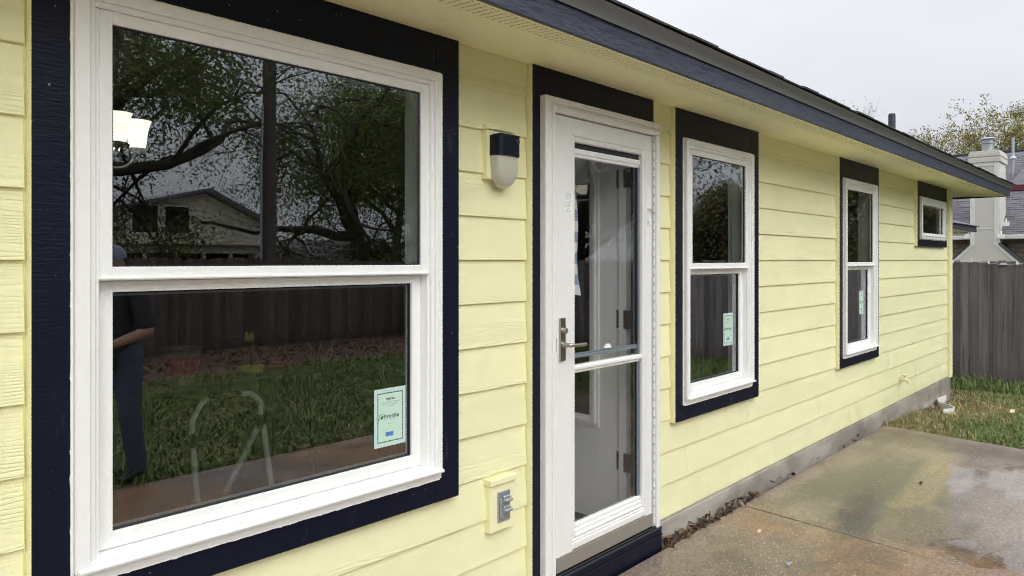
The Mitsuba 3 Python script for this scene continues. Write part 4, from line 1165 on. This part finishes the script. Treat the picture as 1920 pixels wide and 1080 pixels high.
def tree(key, base, height, seed, label, cols, cat_='tree', trunk_r=0.2, lean=(0, 0), spread=1.0, leaf_n=16000, leaf=0.07, levels=4, up=0.35, first=0.3, droop=0.0, cluster=0.35, leafmat='tree_leaf', wander=0.25, nmain=5, group=None, forks=(3, 4)):
    r = np.random.default_rng(seed)
    tag(key, label, cat_, group)
    segs, tips = [], []

    def grow(p, d, length, rad, level):
        n = 5 if level < 2 else 4
        pts = [p]; rs = [rad]
        cur, dd = p.copy(), d.copy()
        for k in range(n):
            dd = dd + r.normal(size=3) * wander * (0.5 if level == 0 else 1.0)
            dd[2] += (up * 0.12 if level > 0 else 0.1) - droop * 0.10 * level
            dd /= np.linalg.norm(dd)
            cur = cur + dd * length / n
            pts.append(cur.copy()); rs.append(rad * (1 - 0.62 * (k + 1) / n))
        segs.append((np.array(pts), np.array(rs), level))
        if level >= levels - 1:
            for q in pts[1:]:
                tips.append(q)
            return
        kids = nmain if level == 0 else r.integers(forks[0], forks[1] + 1)
        for k in range(kids):
            t = r.uniform(first if level == 0 else 0.35, 1.0)
            i0 = min(int(t * n), n - 1)
            q = pts[i0] + (pts[i0 + 1] - pts[i0]) * (t * n - i0)
            a = 2 * PI * (k + r.random() * 0.7) / kids
            side = np.array([math.cos(a), math.sin(a), 0.0])
            nd = dd * (0.35 if level == 0 else 0.6) + side * spread * (0.95 if level == 0 else 0.7) + np.array([0, 0, up + (0.15 if level else 0.0)])
            nd /= np.linalg.norm(nd)
            grow(q, nd, length * r.uniform(0.52, 0.78), max(rs[i0] * 0.62, 0.006), level + 1)
        grow(pts[-1], dd, length * 0.6, rs[-1], level + 1)

    d0 = np.array([lean[0], lean[1], 1.0]); d0 /= np.linalg.norm(d0)
    grow(np.array(base, float), d0, height * 0.45, trunk_r, 0)
    zmax = max(s[0][:, 2].max() for s in segs)
    sc = height / (zmax - base[2])
    b = np.array(base, float)
    meshes = {0: [], 1: []}
    for pts, rs, lv in segs:
        meshes[0 if lv < 1 else 1].append(tube(b + (pts - b) * sc, np.maximum(rs, 0.004), 8 if lv < 2 else 4, caps=False))
    put(f'{key}__trunk', cat(meshes[0]), 'bark', smooth=True)
    put(f'{key}__branches', cat(meshes[1]), 'bark', smooth=True)
    if leaf_n:
        tp = b + (np.array(tips) - b) * sc
        keep = r.random(len(tp)) < 0.85
        tp = tp[keep] if keep.sum() > 20 else tp
        ti = r.integers(len(tp), size=leaf_n)
        tone = r.uniform(0.55, 1.45, len(tp))
        c = tp[ti] + r.normal(size=(leaf_n, 3)) * cluster * np.array([1, 1, 0.7])
        c[:, 2] -= droop * cluster * np.abs(r.normal(size=leaf_n))
        L = leaf * r.uniform(0.6, 1.4, leaf_n)
        a = r.normal(size=(leaf_n, 3)); a /= np.linalg.norm(a, axis=1, keepdims=True)
        bb = np.cross(a, r.normal(size=(leaf_n, 3))); bb /= np.linalg.norm(bb, axis=1, keepdims=True)
        a *= L[:, None]; bb *= (L * 0.45)[:, None]
        v = np.stack([c - a, c + bb, c + a, c - bb], 1).reshape(-1, 3)
        f = (np.arange(leaf_n) * 4)[:, None, None] + np.array([[0, 1, 2], [0, 2, 3]])[None]
        cols_ = np.array(cols)
        col = cols_[r.integers(len(cols_), size=leaf_n)] * (tone[ti] * r.uniform(0.75, 1.25, leaf_n))[:, None]
        put(f'{key}__crown', trimesh.Trimesh(v, f.reshape(-1, 3), process=False), leafmat, color=np.repeat(col, 4, 0))


OLIVE = [(0.27, 0.235, 0.08), (0.20, 0.20, 0.07), (0.32, 0.25, 0.10), (0.16, 0.165, 0.055)]
OAK = [(0.10, 0.14, 0.038), (0.12, 0.155, 0.042), (0.07, 0.10, 0.03), (0.145, 0.16, 0.048)]
DARK = [(0.05, 0.07, 0.026), (0.065, 0.085, 0.03), (0.04, 0.055, 0.024)]
RUST = [(0.09, 0.12, 0.045), (0.30, 0.21, 0.13), (0.22, 0.15, 0.09), (0.075, 0.11, 0.04), (0.06, 0.09, 0.032)]

# seen directly, beyond the neighbour's roof
tree('oak_tree', (51.5, 7.9, -0.5), 11.7, 61, 'sparse olive-brown oak rising behind the neighbouring roof, left of the chimney', OLIVE, trunk_r=0.22, leaf_n=17000, leaf=0.065, levels=5, cluster=0.17, up=0.45, nmain=6, first=0.45)
tree('oak_tree_001', (53.5, 3.6, -0.5), 9.6, 62, 'smaller oak crown behind the metal flue of the neighbouring chimney', OLIVE, trunk_r=0.18, leaf_n=11000, leaf=0.065, levels=5, cluster=0.17, up=0.5, nmain=5, first=0.45)
tree('bare_tree', (44.0, 12.6, -0.5), 11.4, 63, 'bare twig tips just showing above the near roof line', OLIVE, trunk_r=0.15, leaf_n=500, leaf=0.05, levels=5, cluster=0.2, up=0.7, nmain=7, spread=0.7)
# behind the camera: mirrored in the windows
tree('yard_oak', (5.4, -16.6, -0.5), 10.5, 71, 'great dark oak beyond the back fence, mirrored in the wide window', OAK, trunk_r=0.42, leaf_n=52000, leaf=0.05, levels=5, cluster=0.30, up=0.22, nmain=7, first=0.55, droop=0.8, spread=1.3, wander=0.36, lean=(0.1, 0.1))
tree('yard_oak_001', (14.2, -15.8, -0.5), 9.5, 72, 'spreading oak with low limbs mirrored right of the pole', OAK, trunk_r=0.34, leaf_n=44000, leaf=0.048, levels=5, cluster=0.30, up=0.18, nmain=7, first=0.5, droop=0.7, spread=1.3, wander=0.36)
tree('yard_oak_002', (1.2, -17.5, -0.5), 10.5, 73, 'oak beyond the back fence at the left of the mirrored yard', OAK, trunk_r=0.3, leaf_n=34000, leaf=0.055, levels=5, cluster=0.35, up=0.3, nmain=7, first=0.55, droop=0.3, spread=1.2)
tree('yard_oak_003', (19.0, -21.0, -0.5), 10.0, 74, 'far oak mirrored at the right edge of the wide window', OAK, trunk_r=0.28, leaf_n=30000, leaf=0.06, levels=5, cluster=0.4, up=0.3, nmain=7, first=0.45, spread=1.2)
tree('side_tree', (17.2, -6.3, -0.4), 4.0, 75, 'dense evergreen with rusty flower heads mirrored in the tall window', RUST, trunk_r=0.10, leaf_n=40000, leaf=0.042, levels=5, cluster=0.22, up=0.35, nmain=10, first=0.1, spread=1.15)
tree('side_tree_001', (20.0, -2.75, -0.4), 3.9, 76, 'second evergreen with rusty flower heads, mirrored in the farther window', RUST, trunk_r=0.10, leaf_n=36000, leaf=0.045, levels=5, cluster=0.24, up=0.35, nmain=10, first=0.1, spread=1.1)
tree('side_oak', (27.0, -8.0, -0.4), 9.0, 77, 'half bare oak mirrored high in the farther window', OAK, trunk_r=0.28, leaf_n=14000, leaf=0.09, levels=5, cluster=0.35, up=0.25, nmain=7, first=0.3, spread=1.3, wander=0.35)
tree('side_oak_001', (21.0, -13.5, -0.4), 9.0, 78, 'leafy oak beyond the yard corner, mirrored behind the rusty evergreens', DARK, trunk_r=0.28, leaf_n=36000, leaf=0.045, levels=5, cluster=0.4, up=0.25, nmain=7, first=0.4, spread=1.3)

# ------------------------------------------------------------------ utility pole and houses behind the back fence (mirrored)
UP = 'utility_pole'
tag(UP, 'dark wooden utility pole with a grey conduit, mirrored in the wide window', 'utility pole')
put(f'{UP}__pole', tube([(8.95, -13.3, -0.6), (8.95, -13.3, 9.5)], [0.17, 0.13], 18), 'pole_wood', smooth=40)
put(f'{UP}__conduit', tube([(8.70, -13.22, -0.5), (8.70, -13.22, 3.6), (8.76, -13.25, 5.0)], 0.032, 10), 'galvanised', smooth=40)

BH = 'back_house'
tag(BH, 'pale stucco two-storey gabled house behind the back fence, mirrored in the wide window', 'house')
yb_ = -28.0
put(f'{BH}__wall', prism_y([(9.6, -0.6), (17.0, -0.6), (17.0, 3.2), (14.6, 4.3), (9.6, 3.15)], yb_ - 9, yb_), 'stucco')
put(f'{BH}__roof', cat(prism_y([(9.0, 2.98), (14.6, 4.36), (17.6, 2.98), (17.6, 3.10), (14.6, 4.50), (9.0, 3.10)], yb_ - 9.3, yb_ + 0.45)), 'shingle_grey')
for k, (a, b) in enumerate(((11.6, 12.7), (12.85, 13.95))):
    w = put(f'{BH}__window', cat(ring(a, b, 2.55, 3.75, 0.07, yb_ + 0.001, yb_ + 0.06)), 'trim_white')
    put(f'{w}__pane', bx(a + 0.07, b - 0.07, yb_ + 0.001, yb_ + 0.02, 2.62, 3.68), 'dark_window')
put(f'{BH}__porch_beam', cat(bx(10.0, 17.0, yb_ + 0.01, yb_ + 2.0, 2.02, 2.12), bx(10.0, 17.0, yb_ + 1.9, yb_ + 2.02, 1.80, 2.019), bx(9.9, 17.1, yb_ + 0.01, yb_ + 2.2, 2.121, 2.18)), 'stucco')
for x in np.arange(10.2, 17.0, 1.1):
    put(f'{BH}__porch_post', bx(x, x + 0.12, yb_ + 1.9, yb_ + 2.02, -0.6, 1.799), 'stucco')
put(f'{BH}__porch_opening', bx(10.3, 16.5, yb_ + 0.002, yb_ + 0.03, 0.2, 1.98), 'dark_window')
BH = 'back_house_001'
tag(BH, 'low house with long shingle roof and small vented gable behind the back fence', 'house')
put(f'{BH}__wall', bx(17.6, 26.5, -31.0, -25.0, -0.6, 1.2), 'stucco')
tabs = []
for k in range(14):
    s = k * 0.135
    y0, z0 = -24.5 - s, 1.22 + s * 0.62
    tabs.append(prism_x([(y0, z0), (y0 - 0.17, z0 + 0.105), (y0 - 0.17, z0 + 0.09), (y0 + 0.012, z0 - 0.03)], 17.2, 27.0))
rf = put(f'{BH}__roof', prism_x([(-24.5, 1.18), (-26.4, 2.36), (-30.5, 1.0), (-30.5, 0.9), (-24.5, 1.1)], 17.2, 27.0), 'shingle_grey')
tag(put(f'{rf}__shingles', cat(tabs), 'shingle_grey'), kind='stuff')
put(f'{BH}__gable', prism_y([(19.2, 1.2), (20.4, 2.28), (21.6, 1.2), (21.6, -0.6), (19.2, -0.6)], -26.0, -23.9), 'stucco')
put(f'{BH}__gable_roof', cat(prism_y([(18.9, 1.0), (20.4, 2.32), (21.9, 1.0), (21.9, 1.12), (20.4, 2.46), (18.9, 1.12)], -26.4, -23.6)), 'shingle_dark')
an = np.linspace(0, 2 * PI, 24, endpoint=False)
put(f'{BH}__gable_vent', prism_y(Polygon([(20.4 + 0.16 * math.cos(t), 1.78 + 0.25 * math.sin(t)) for t in an]), -23.9, -23.86), 'dark_window')

# ------------------------------------------------------------------ indoors: chandelier, work table with tools
CH = 'chandelier'
tag(CH, 'lit chandelier with frosted bell shades glowing inside behind the wide window', 'chandelier')
cc = np.array([1.45, 2.15])
zc = 0.045
put(f'{CH}__stem', cat(lathe([(0.0, 1.98 + zc), (0.02, 1.985 + zc), (0.035, 2.03 + zc), (0.02, 2.08 + zc), (0.03, 2.12 + zc), (0.012, 2.17 + zc), (0.010, 2.519)], (cc[0], cc[1], 0), 16), lathe([(0.0, 2.49), (0.07, 2.495), (0.075, 2.519)], (cc[0], cc[1], 0), 20)), 'galvanised', smooth=40)
scene['lamp_glass'] = {'type': 'twosided', 'bsdf': {'type': 'diffuse', 'reflectance': rgb(0.6, 0.6, 0.5)}}
for k in range(6):
    a = 2 * PI * k / 6 + math.radians(-16)
    e = cc + 0.22 * np.array([math.cos(a), math.sin(a)])
    put(f'{CH}__arm', tube(bez([(cc[0], cc[1], 2.06 + zc), (cc[0] + 0.08 * math.cos(a), cc[1] + 0.08 * math.sin(a), 1.99 + zc), (cc[0] + 0.17 * math.cos(a), cc[1] + 0.17 * math.sin(a), 2.0 + zc), (e[0], e[1], 2.075 + zc)], 8), 0.009, 10), 'galvanised', smooth=40)
    put(f'{CH}__cup', lathe([(0.0, 2.07 + zc), (0.055, 2.078 + zc), (0.058, 2.09 + zc), (0.02, 2.098 + zc)], (e[0], e[1], 0), 18), 'galvanised', smooth=40)
    sh = lathe([(0.040, 2.10 + zc), (0.046, 2.13 + zc), (0.050, 2.17 + zc), (0.056, 2.205 + zc), (0.066, 2.238 + zc), (0.071, 2.248 + zc)], (e[0], e[1], 0), 24)
    key = put(f'{CH}__shade', sh, 'lamp_glass', smooth=True)
    scene[key]['emitter'] = {'type': 'area', 'radiance': rgb(0.25, 0.243, 0.185), 'sampling_weight': 0.08}

WT = 'work_table'
tag(WT, 'folding work table with pale bent tube legs standing indoors behind the wide window', 'table')
put(f'{WT}__top', bx(1.95, 2.95, 2.25, 2.85, 0.775, 0.80, 0.003), 'indoor_floor')
for (pts, nm) in (([(2.17, 2.30, 0.70), (2.10, 2.28, 0.66), (2.05, 2.27, 0.57), (2.05, 2.27, 0.50)], 0), ([(2.28, 2.12, 0.73), (2.34, 2.10, 0.72), (2.385, 2.08, 0.66), (2.38, 2.08, 0.58)], 0)):
    put(f'{WT}__handle', tube(bez(pts, 8), 0.017, 12), 'tube_white', smooth=40)
put(f'{WT}__crossbar', tube([(2.17, 2.30, 0.70), (2.28, 2.12, 0.73)], 0.020, 10), 'black_plastic', smooth=40)
for pts in ([(2.05, 2.27, 0.44), (2.09, 2.29, 0.087)], [(2.395, 2.07, 0.53), (2.45, 2.05, 0.087)], [(2.375, 2.09, 0.52), (2.30, 2.35, 0.087)], [(2.9, 2.3, 0.774), (2.9, 2.3, 0.087)], [(2.9, 2.8, 0.774), (2.9, 2.8, 0.087)], [(2.0, 2.8, 0.774), (2.0, 2.8, 0.087)]):
    put(f'{WT}__leg', tube(pts, 0.018, 12), 'tube_white' if pts[0][2] < 0.7 else 'black_plastic', smooth=40)
for p in ((2.05, 2.27, 0.47), (2.385, 2.08, 0.555)):
    put(f'{WT}__joint', tube([(p[0], p[1], p[2] - 0.045), (p[0], p[1], p[2] + 0.04)], 0.026, 10), 'black_plastic', smooth=40)
DR = 'power_drill'
tag(DR, 'lime green and black cordless drill standing on its battery on the indoor table', 'drill')
o = np.array([2.50, 2.42, 0.80]); dv = np.array([0.70, -0.71, 0]) * -1
dv = np.array([-0.67, 0.745, 0.0]) * -1.0
dv = np.array([-0.666, -0.0, 0.0]) + np.array([0, 0.745, 0]); dv /= np.linalg.norm(dv)
pv = np.array([0.745, 0.666, 0])


def dp(u, w):
    return o + dv * u + np.array([0, 0, w])


put(f'{DR}__body', tube([dp(-0.085, 0.235), dp(-0.075, 0.235), dp(0.0, 0.238), dp(0.05, 0.235)], [0.020, 0.036, 0.036, 0.031], 14), 'black_plastic', smooth=40)
put(f'{DR}__badge', tube([dp(-0.035, 0.236), dp(0.02, 0.236)], [0.0375, 0.0365], 14), 'lime', smooth=40)
put(f'{DR}__chuck', tube([dp(0.05, 0.235), dp(0.06, 0.235), dp(0.095, 0.235), dp(0.11, 0.235)], [0.026, 0.024, 0.020, 0.010], 14), 'black_plastic', smooth=40)
put(f'{DR}__bit', tube([dp(0.11, 0.235), dp(0.19, 0.235)], 0.0035, 6), 'bronze')
put(f'{DR}__grip', tube(bez([dp(-0.02, 0.21), dp(-0.028, 0.14), dp(-0.036, 0.06)], 6), [0.026] * 12 + [0.030], 12), 'black_plastic', smooth=40)
bt = bx(-0.05, 0.075, -0.035, 0.035, 0.001, 0.055, 0.008)
bt.apply_transform(trimesh.transformations.rotation_matrix(math.atan2(dv[1], dv[0]), [0, 0, 1])); bt.apply_translation(o + dv * -0.03)
put(f'{DR}__battery', bt, 'lime')
tx = meshkit.text_mesh('RYOBI', 0.016, 0.001, True)
v = tx.vertices - [np.ptp(tx.vertices[:, 0]) / 2, 0, 0]
fx = -dv
nn_ = np.array([-pv[0], -pv[1], 0.0])
tx.vertices = o + dv * -0.008 + np.array([0, 0, 0.228]) + v[:, :1] * fx + v[:, 1:2] * np.array([0, 0, 1.0]) + (0.0378 + v[:, 2:3]) * nn_
put(f'{DR}__lettering', tx, 'cloth_white')
BK = 'mixing_bucket'
tag(BK, 'grey spouted bucket with a red label at the left end of the indoor table', 'bucket')
bo = np.array([2.02, 2.36, 0.80])
put(f'{BK}__body', cat(lathe([(0.0, 0.001), (0.085, 0.001), (0.115, 0.20), (0.125, 0.205), (0.125, 0.215), (0.108, 0.21), (0.08, 0.012), (0, 0.012)], bo, 28)), 'taupe', smooth=40)
lb_ = lathe([(0.0945, 0.05), (0.112, 0.165)], bo, 40)
put(f'{BK}__label', lb_, 'red_plastic', smooth=True)
for k, (x, y, a, lab) in enumerate(((2.33, 2.40, 0.3, 'dark red hand tool lying flat on the indoor table, left of the drill'), (2.66, 2.45, -0.5, 'bundle of red and dark cord lying on the indoor table, right of the drill'))):
    key = 'hand_tool' if k == 0 else 'cord_bundle'
    tag(key, lab, 'tool' if k == 0 else 'cord')
    if k == 0:
        put(f'{key}__handle', tube(bez([(x - 0.09, y - 0.02, 0.817), (x, y, 0.822), (x + 0.08, y + 0.03, 0.817)], 6), 0.016, 10), 'red_plastic', smooth=40)
        put(f'{key}__blade', bx(x + 0.08, x + 0.19, y + 0.022, y + 0.05, 0.810, 0.815, 0.001), 'bronze')
    else:
        rr = np.random.default_rng(3)
        for c_, m_ in ((0, 'red_plastic'), (1, 'black_plastic')):
            t = np.linspace(0, 6 * PI, 70)
            p = np.stack([x + (0.10 + 0.02 * np.sin(t * 0.37 + c_)) * np.cos(t), y + 0.06 * np.sin(t + c_), 0.812 + 0.022 * (1 + np.sin(t * 0.7 + c_)) + 0.01 * c_], 1)
            put(f'{key}__cord', tube(p, 0.010, 7), m_, smooth=40)

# ------------------------------------------------------------------ the person standing in the yard (mirrored in the wide window)
PE = 'person'
tag(PE, 'person in grey cap, dark shirt and jeans standing on the lawn beyond the patio', 'person')
ang = math.atan2(0.55, -0.83)
fw = np.array([math.cos(ang), math.sin(ang), 0]); lf = np.array([-fw[1], fw[0], 0]); up3 = np.array([0, 0, 1.0])
p0 = np.array([2.16, -3.70, float(ground_z(2.16, -3.70))])


def W3(f_, l_, u_):
    return p0 + fw * f_ + lf * l_ + up3 * u_


def ball(c, r_, n=24):
    return m3.Manifold.sphere(r_, n).translate([float(v) for v in c])


def bone(a, b, ra, rb, n=24):
    return m3.Manifold.batch_hull([ball(a, ra, n), ball(b, rb, n)])


def body_mesh(ms, edge=0.02, it=6):
    u = m3.Manifold.batch_boolean(ms, m3.OpType.Add)
    m = u.simplify(0.0015).refine_to_length(edge).to_mesh()
    t = trimesh.Trimesh(m.vert_properties[:, :3], m.tri_verts, process=True)
    v0 = t.vertices.copy()
    trimesh.smoothing.filter_taubin(t, iterations=it)
    mv = np.linalg.norm(t.vertices - v0, axis=1) > 0.03      # keep stray vertices of sliver faces where they were
    t.vertices[mv] = v0[mv]
    return t


hip = {s: W3(0, 0.09 * s, 0.90) for s in (1, -1)}
knee = {1: W3(0.05, 0.11, 0.49), -1: W3(0.02, -0.13, 0.49)}
ank = {1: W3(0.0, 0.12, 0.09), -1: W3(-0.04, -0.15, 0.09)}
sho = {s: W3(0.02, 0.185 * s, 1.39) for s in (1, -1)}
elb = {1: W3(0.02, 0.27, 1.10), -1: W3(0.02, -0.27, 1.10)}
wri = {1: W3(0.24, 0.12, 1.03), -1: W3(0.25, -0.10, 1.00)}
neck, head = W3(0.03, 0, 1.44), W3(0.085, 0.0, 1.585)
skel = [bone(W3(0, 0, 0.95), W3(0.0, 0, 1.12), 0.135, 0.13), bone(W3(0, 0, 1.12), W3(0.02, 0, 1.32), 0.13, 0.14), bone(sho[1], sho[-1], 0.065, 0.065), bone(W3(0.02, 0, 1.36), neck, 0.085, 0.055), bone(neck, W3(0.06, 0, 1.53), 0.055, 0.055)]
legs_, arms_ = [], []
for s in (1, -1):
    legs_ += [bone(hip[s], knee[s], 0.088, 0.058), bone(knee[s], ank[s], 0.058, 0.042)]
    arms_ += [bone(sho[s], elb[s], 0.055, 0.043), bone(elb[s], wri[s], 0.041, 0.027)]
heads = [ball(head, 0.085), ball(head + fw * 0.012 + up3 * 0.03, 0.09), bone(head + fw * 0.035 - up3 * 0.06, head + fw * 0.02 - up3 * 0.02, 0.045, 0.06), bone(head + fw * 0.085 + up3 * 0.0, head + fw * 0.105 - up3 * 0.03, 0.010, 0.014)]
for s in (1, -1):
    heads.append(bone(head + lf * 0.083 * s + up3 * 0.01, head + lf * 0.088 * s - up3 * 0.025, 0.014, 0.010))
hands_ = []
for s in (1, -1):
    w = wri[s]
    inw = -lf * s
    hd = (fw * 0.75 + inw * 0.55 - up3 * 0.2); hd /= np.linalg.norm(hd)
    sd = np.cross(hd, up3); sd /= np.linalg.norm(sd)
    palm = w + hd * 0.055
    hands_.append(bone(w, palm, 0.026, 0.030))
    kn_ = [palm + hd * 0.035 + up3 * (0.030 - 0.02 * q) for q in range(4)]
    for q in range(4):
        l = (0.032, 0.036, 0.034, 0.026)[q]
        a, b, c = kn_[q], kn_[q] + hd * l + inw * 0.006, kn_[q] + hd * l * 1.15 + inw * 0.032
        hands_ += [bone(palm + up3 * (0.018 - 0.012 * q), a, 0.013, 0.0095, 12), bone(a, b, 0.0095, 0.0085, 12), bone(b, c, 0.0085, 0.0075, 12)]
    hands_ += [bone(w + hd * 0.03 + up3 * 0.02, w + hd * 0.055 + up3 * 0.05 + inw * 0.02, 0.013, 0.010, 12), bone(w + hd * 0.055 + up3 * 0.05 + inw * 0.02, w + hd * 0.09 + up3 * 0.052 + inw * 0.028, 0.010, 0.008, 12)]
scene[PE] = mikit.ply(body_mesh(skel + legs_ + arms_ + heads + hands_, 0.012, 5), 'skin', smooth=True)
for s in (1, -1):
    put(f'{PE}__eye', trimesh.creation.icosphere(2, 0.011).apply_translation(head + fw * 0.083 + lf * 0.032 * s + up3 * 0.012), 'cloth_white', smooth=True)
put(f'{PE}__mouth', bx(-0.022, 0.022, -0.004, 0.004, -0.003, 0.003, 0.002).apply_transform(trimesh.transformations.rotation_matrix(ang + PI / 2, [0, 0, 1])).apply_translation(head + fw * 0.083 - up3 * 0.062), 'red_plastic')
sh_ = [bone(W3(0, 0, 0.90), W3(0.0, 0, 1.12), 0.155, 0.147), bone(W3(0, 0, 1.12), W3(0.02, 0, 1.32), 0.147, 0.155), bone(sho[1], sho[-1], 0.078, 0.078), bone(W3(0.02, 0, 1.36), neck - up3 * 0.02, 0.10, 0.068)]
for s in (1, -1):
    sh_.append(bone(sho[s], sho[s] + (elb[s] - sho[s]) * 0.8, 0.072, 0.064))
put(f'{PE}__shirt', body_mesh(sh_, 0.02, 5), 'shirt', smooth=True)
je = [bone(hip[1], hip[-1], 0.115, 0.115), bone(W3(0, 0, 0.93), W3(0, 0, 0.97), 0.15, 0.148)]
for s in (1, -1):
    je += [bone(hip[s], knee[s], 0.108, 0.078), bone(knee[s], ank[s] - up3 * 0.02, 0.078, 0.068)]
put(f'{PE}__jeans', body_mesh(je, 0.02, 5), 'denim', smooth=True)
for s in (1, -1):
    a = ank[s] - up3 * 0.045
    put(f'{PE}__shoe', body_mesh([bone(a - fw * 0.05, a + fw * 0.06, 0.045, 0.046), bone(a + fw * 0.06 - up3 * 0.005, a + fw * 0.16 - up3 * 0.01, 0.044, 0.034)], 0.02, 3), 'black_plastic', smooth=True)
capm = m3.Manifold.sphere(0.104, 40).trim_by_plane([0, 0, 1], 0.0).scale([1.05, 0.95, 1.0]).rotate([0, 14, math.degrees(ang)]).translate([float(v) for v in (head + up3 * 0.045 + fw * 0.008)])
mm = capm.to_mesh()
put(f'{PE}__cap', trimesh.Trimesh(mm.vert_properties[:, :3], mm.tri_verts), 'cap_grey', smooth=50)
br = m3.Manifold.batch_hull([ball(head + up3 * 0.045 + fw * 0.06 + lf * 0.07 * s, 0.006, 10) for s in (1, -1)] + [ball(head + up3 * 0.010 + fw * 0.175 + lf * 0.045 * s, 0.005, 10) for s in (1, -1)] + [ball(head + up3 * 0.006 + fw * 0.19, 0.005, 10)]).to_mesh()
put(f'{PE}__cap_brim', trimesh.Trimesh(br.vert_properties[:, :3], br.tri_verts), 'cap_grey', smooth=50)
put(f'{PE}__cap_patch', bx(-0.028, 0.028, -0.003, 0.003, -0.016, 0.016, 0.001).apply_transform(trimesh.transformations.rotation_matrix(ang + PI / 2, [0, 0, 1])).apply_translation(head + fw * 0.113 + up3 * 0.085), 'red_plastic')
put(f'{PE}__hair', body_mesh([ball(head - fw * 0.02 + up3 * 0.02, 0.093), ball(head - fw * 0.03 - up3 * 0.03, 0.075)], 0.02, 2), 'hair', smooth=True)
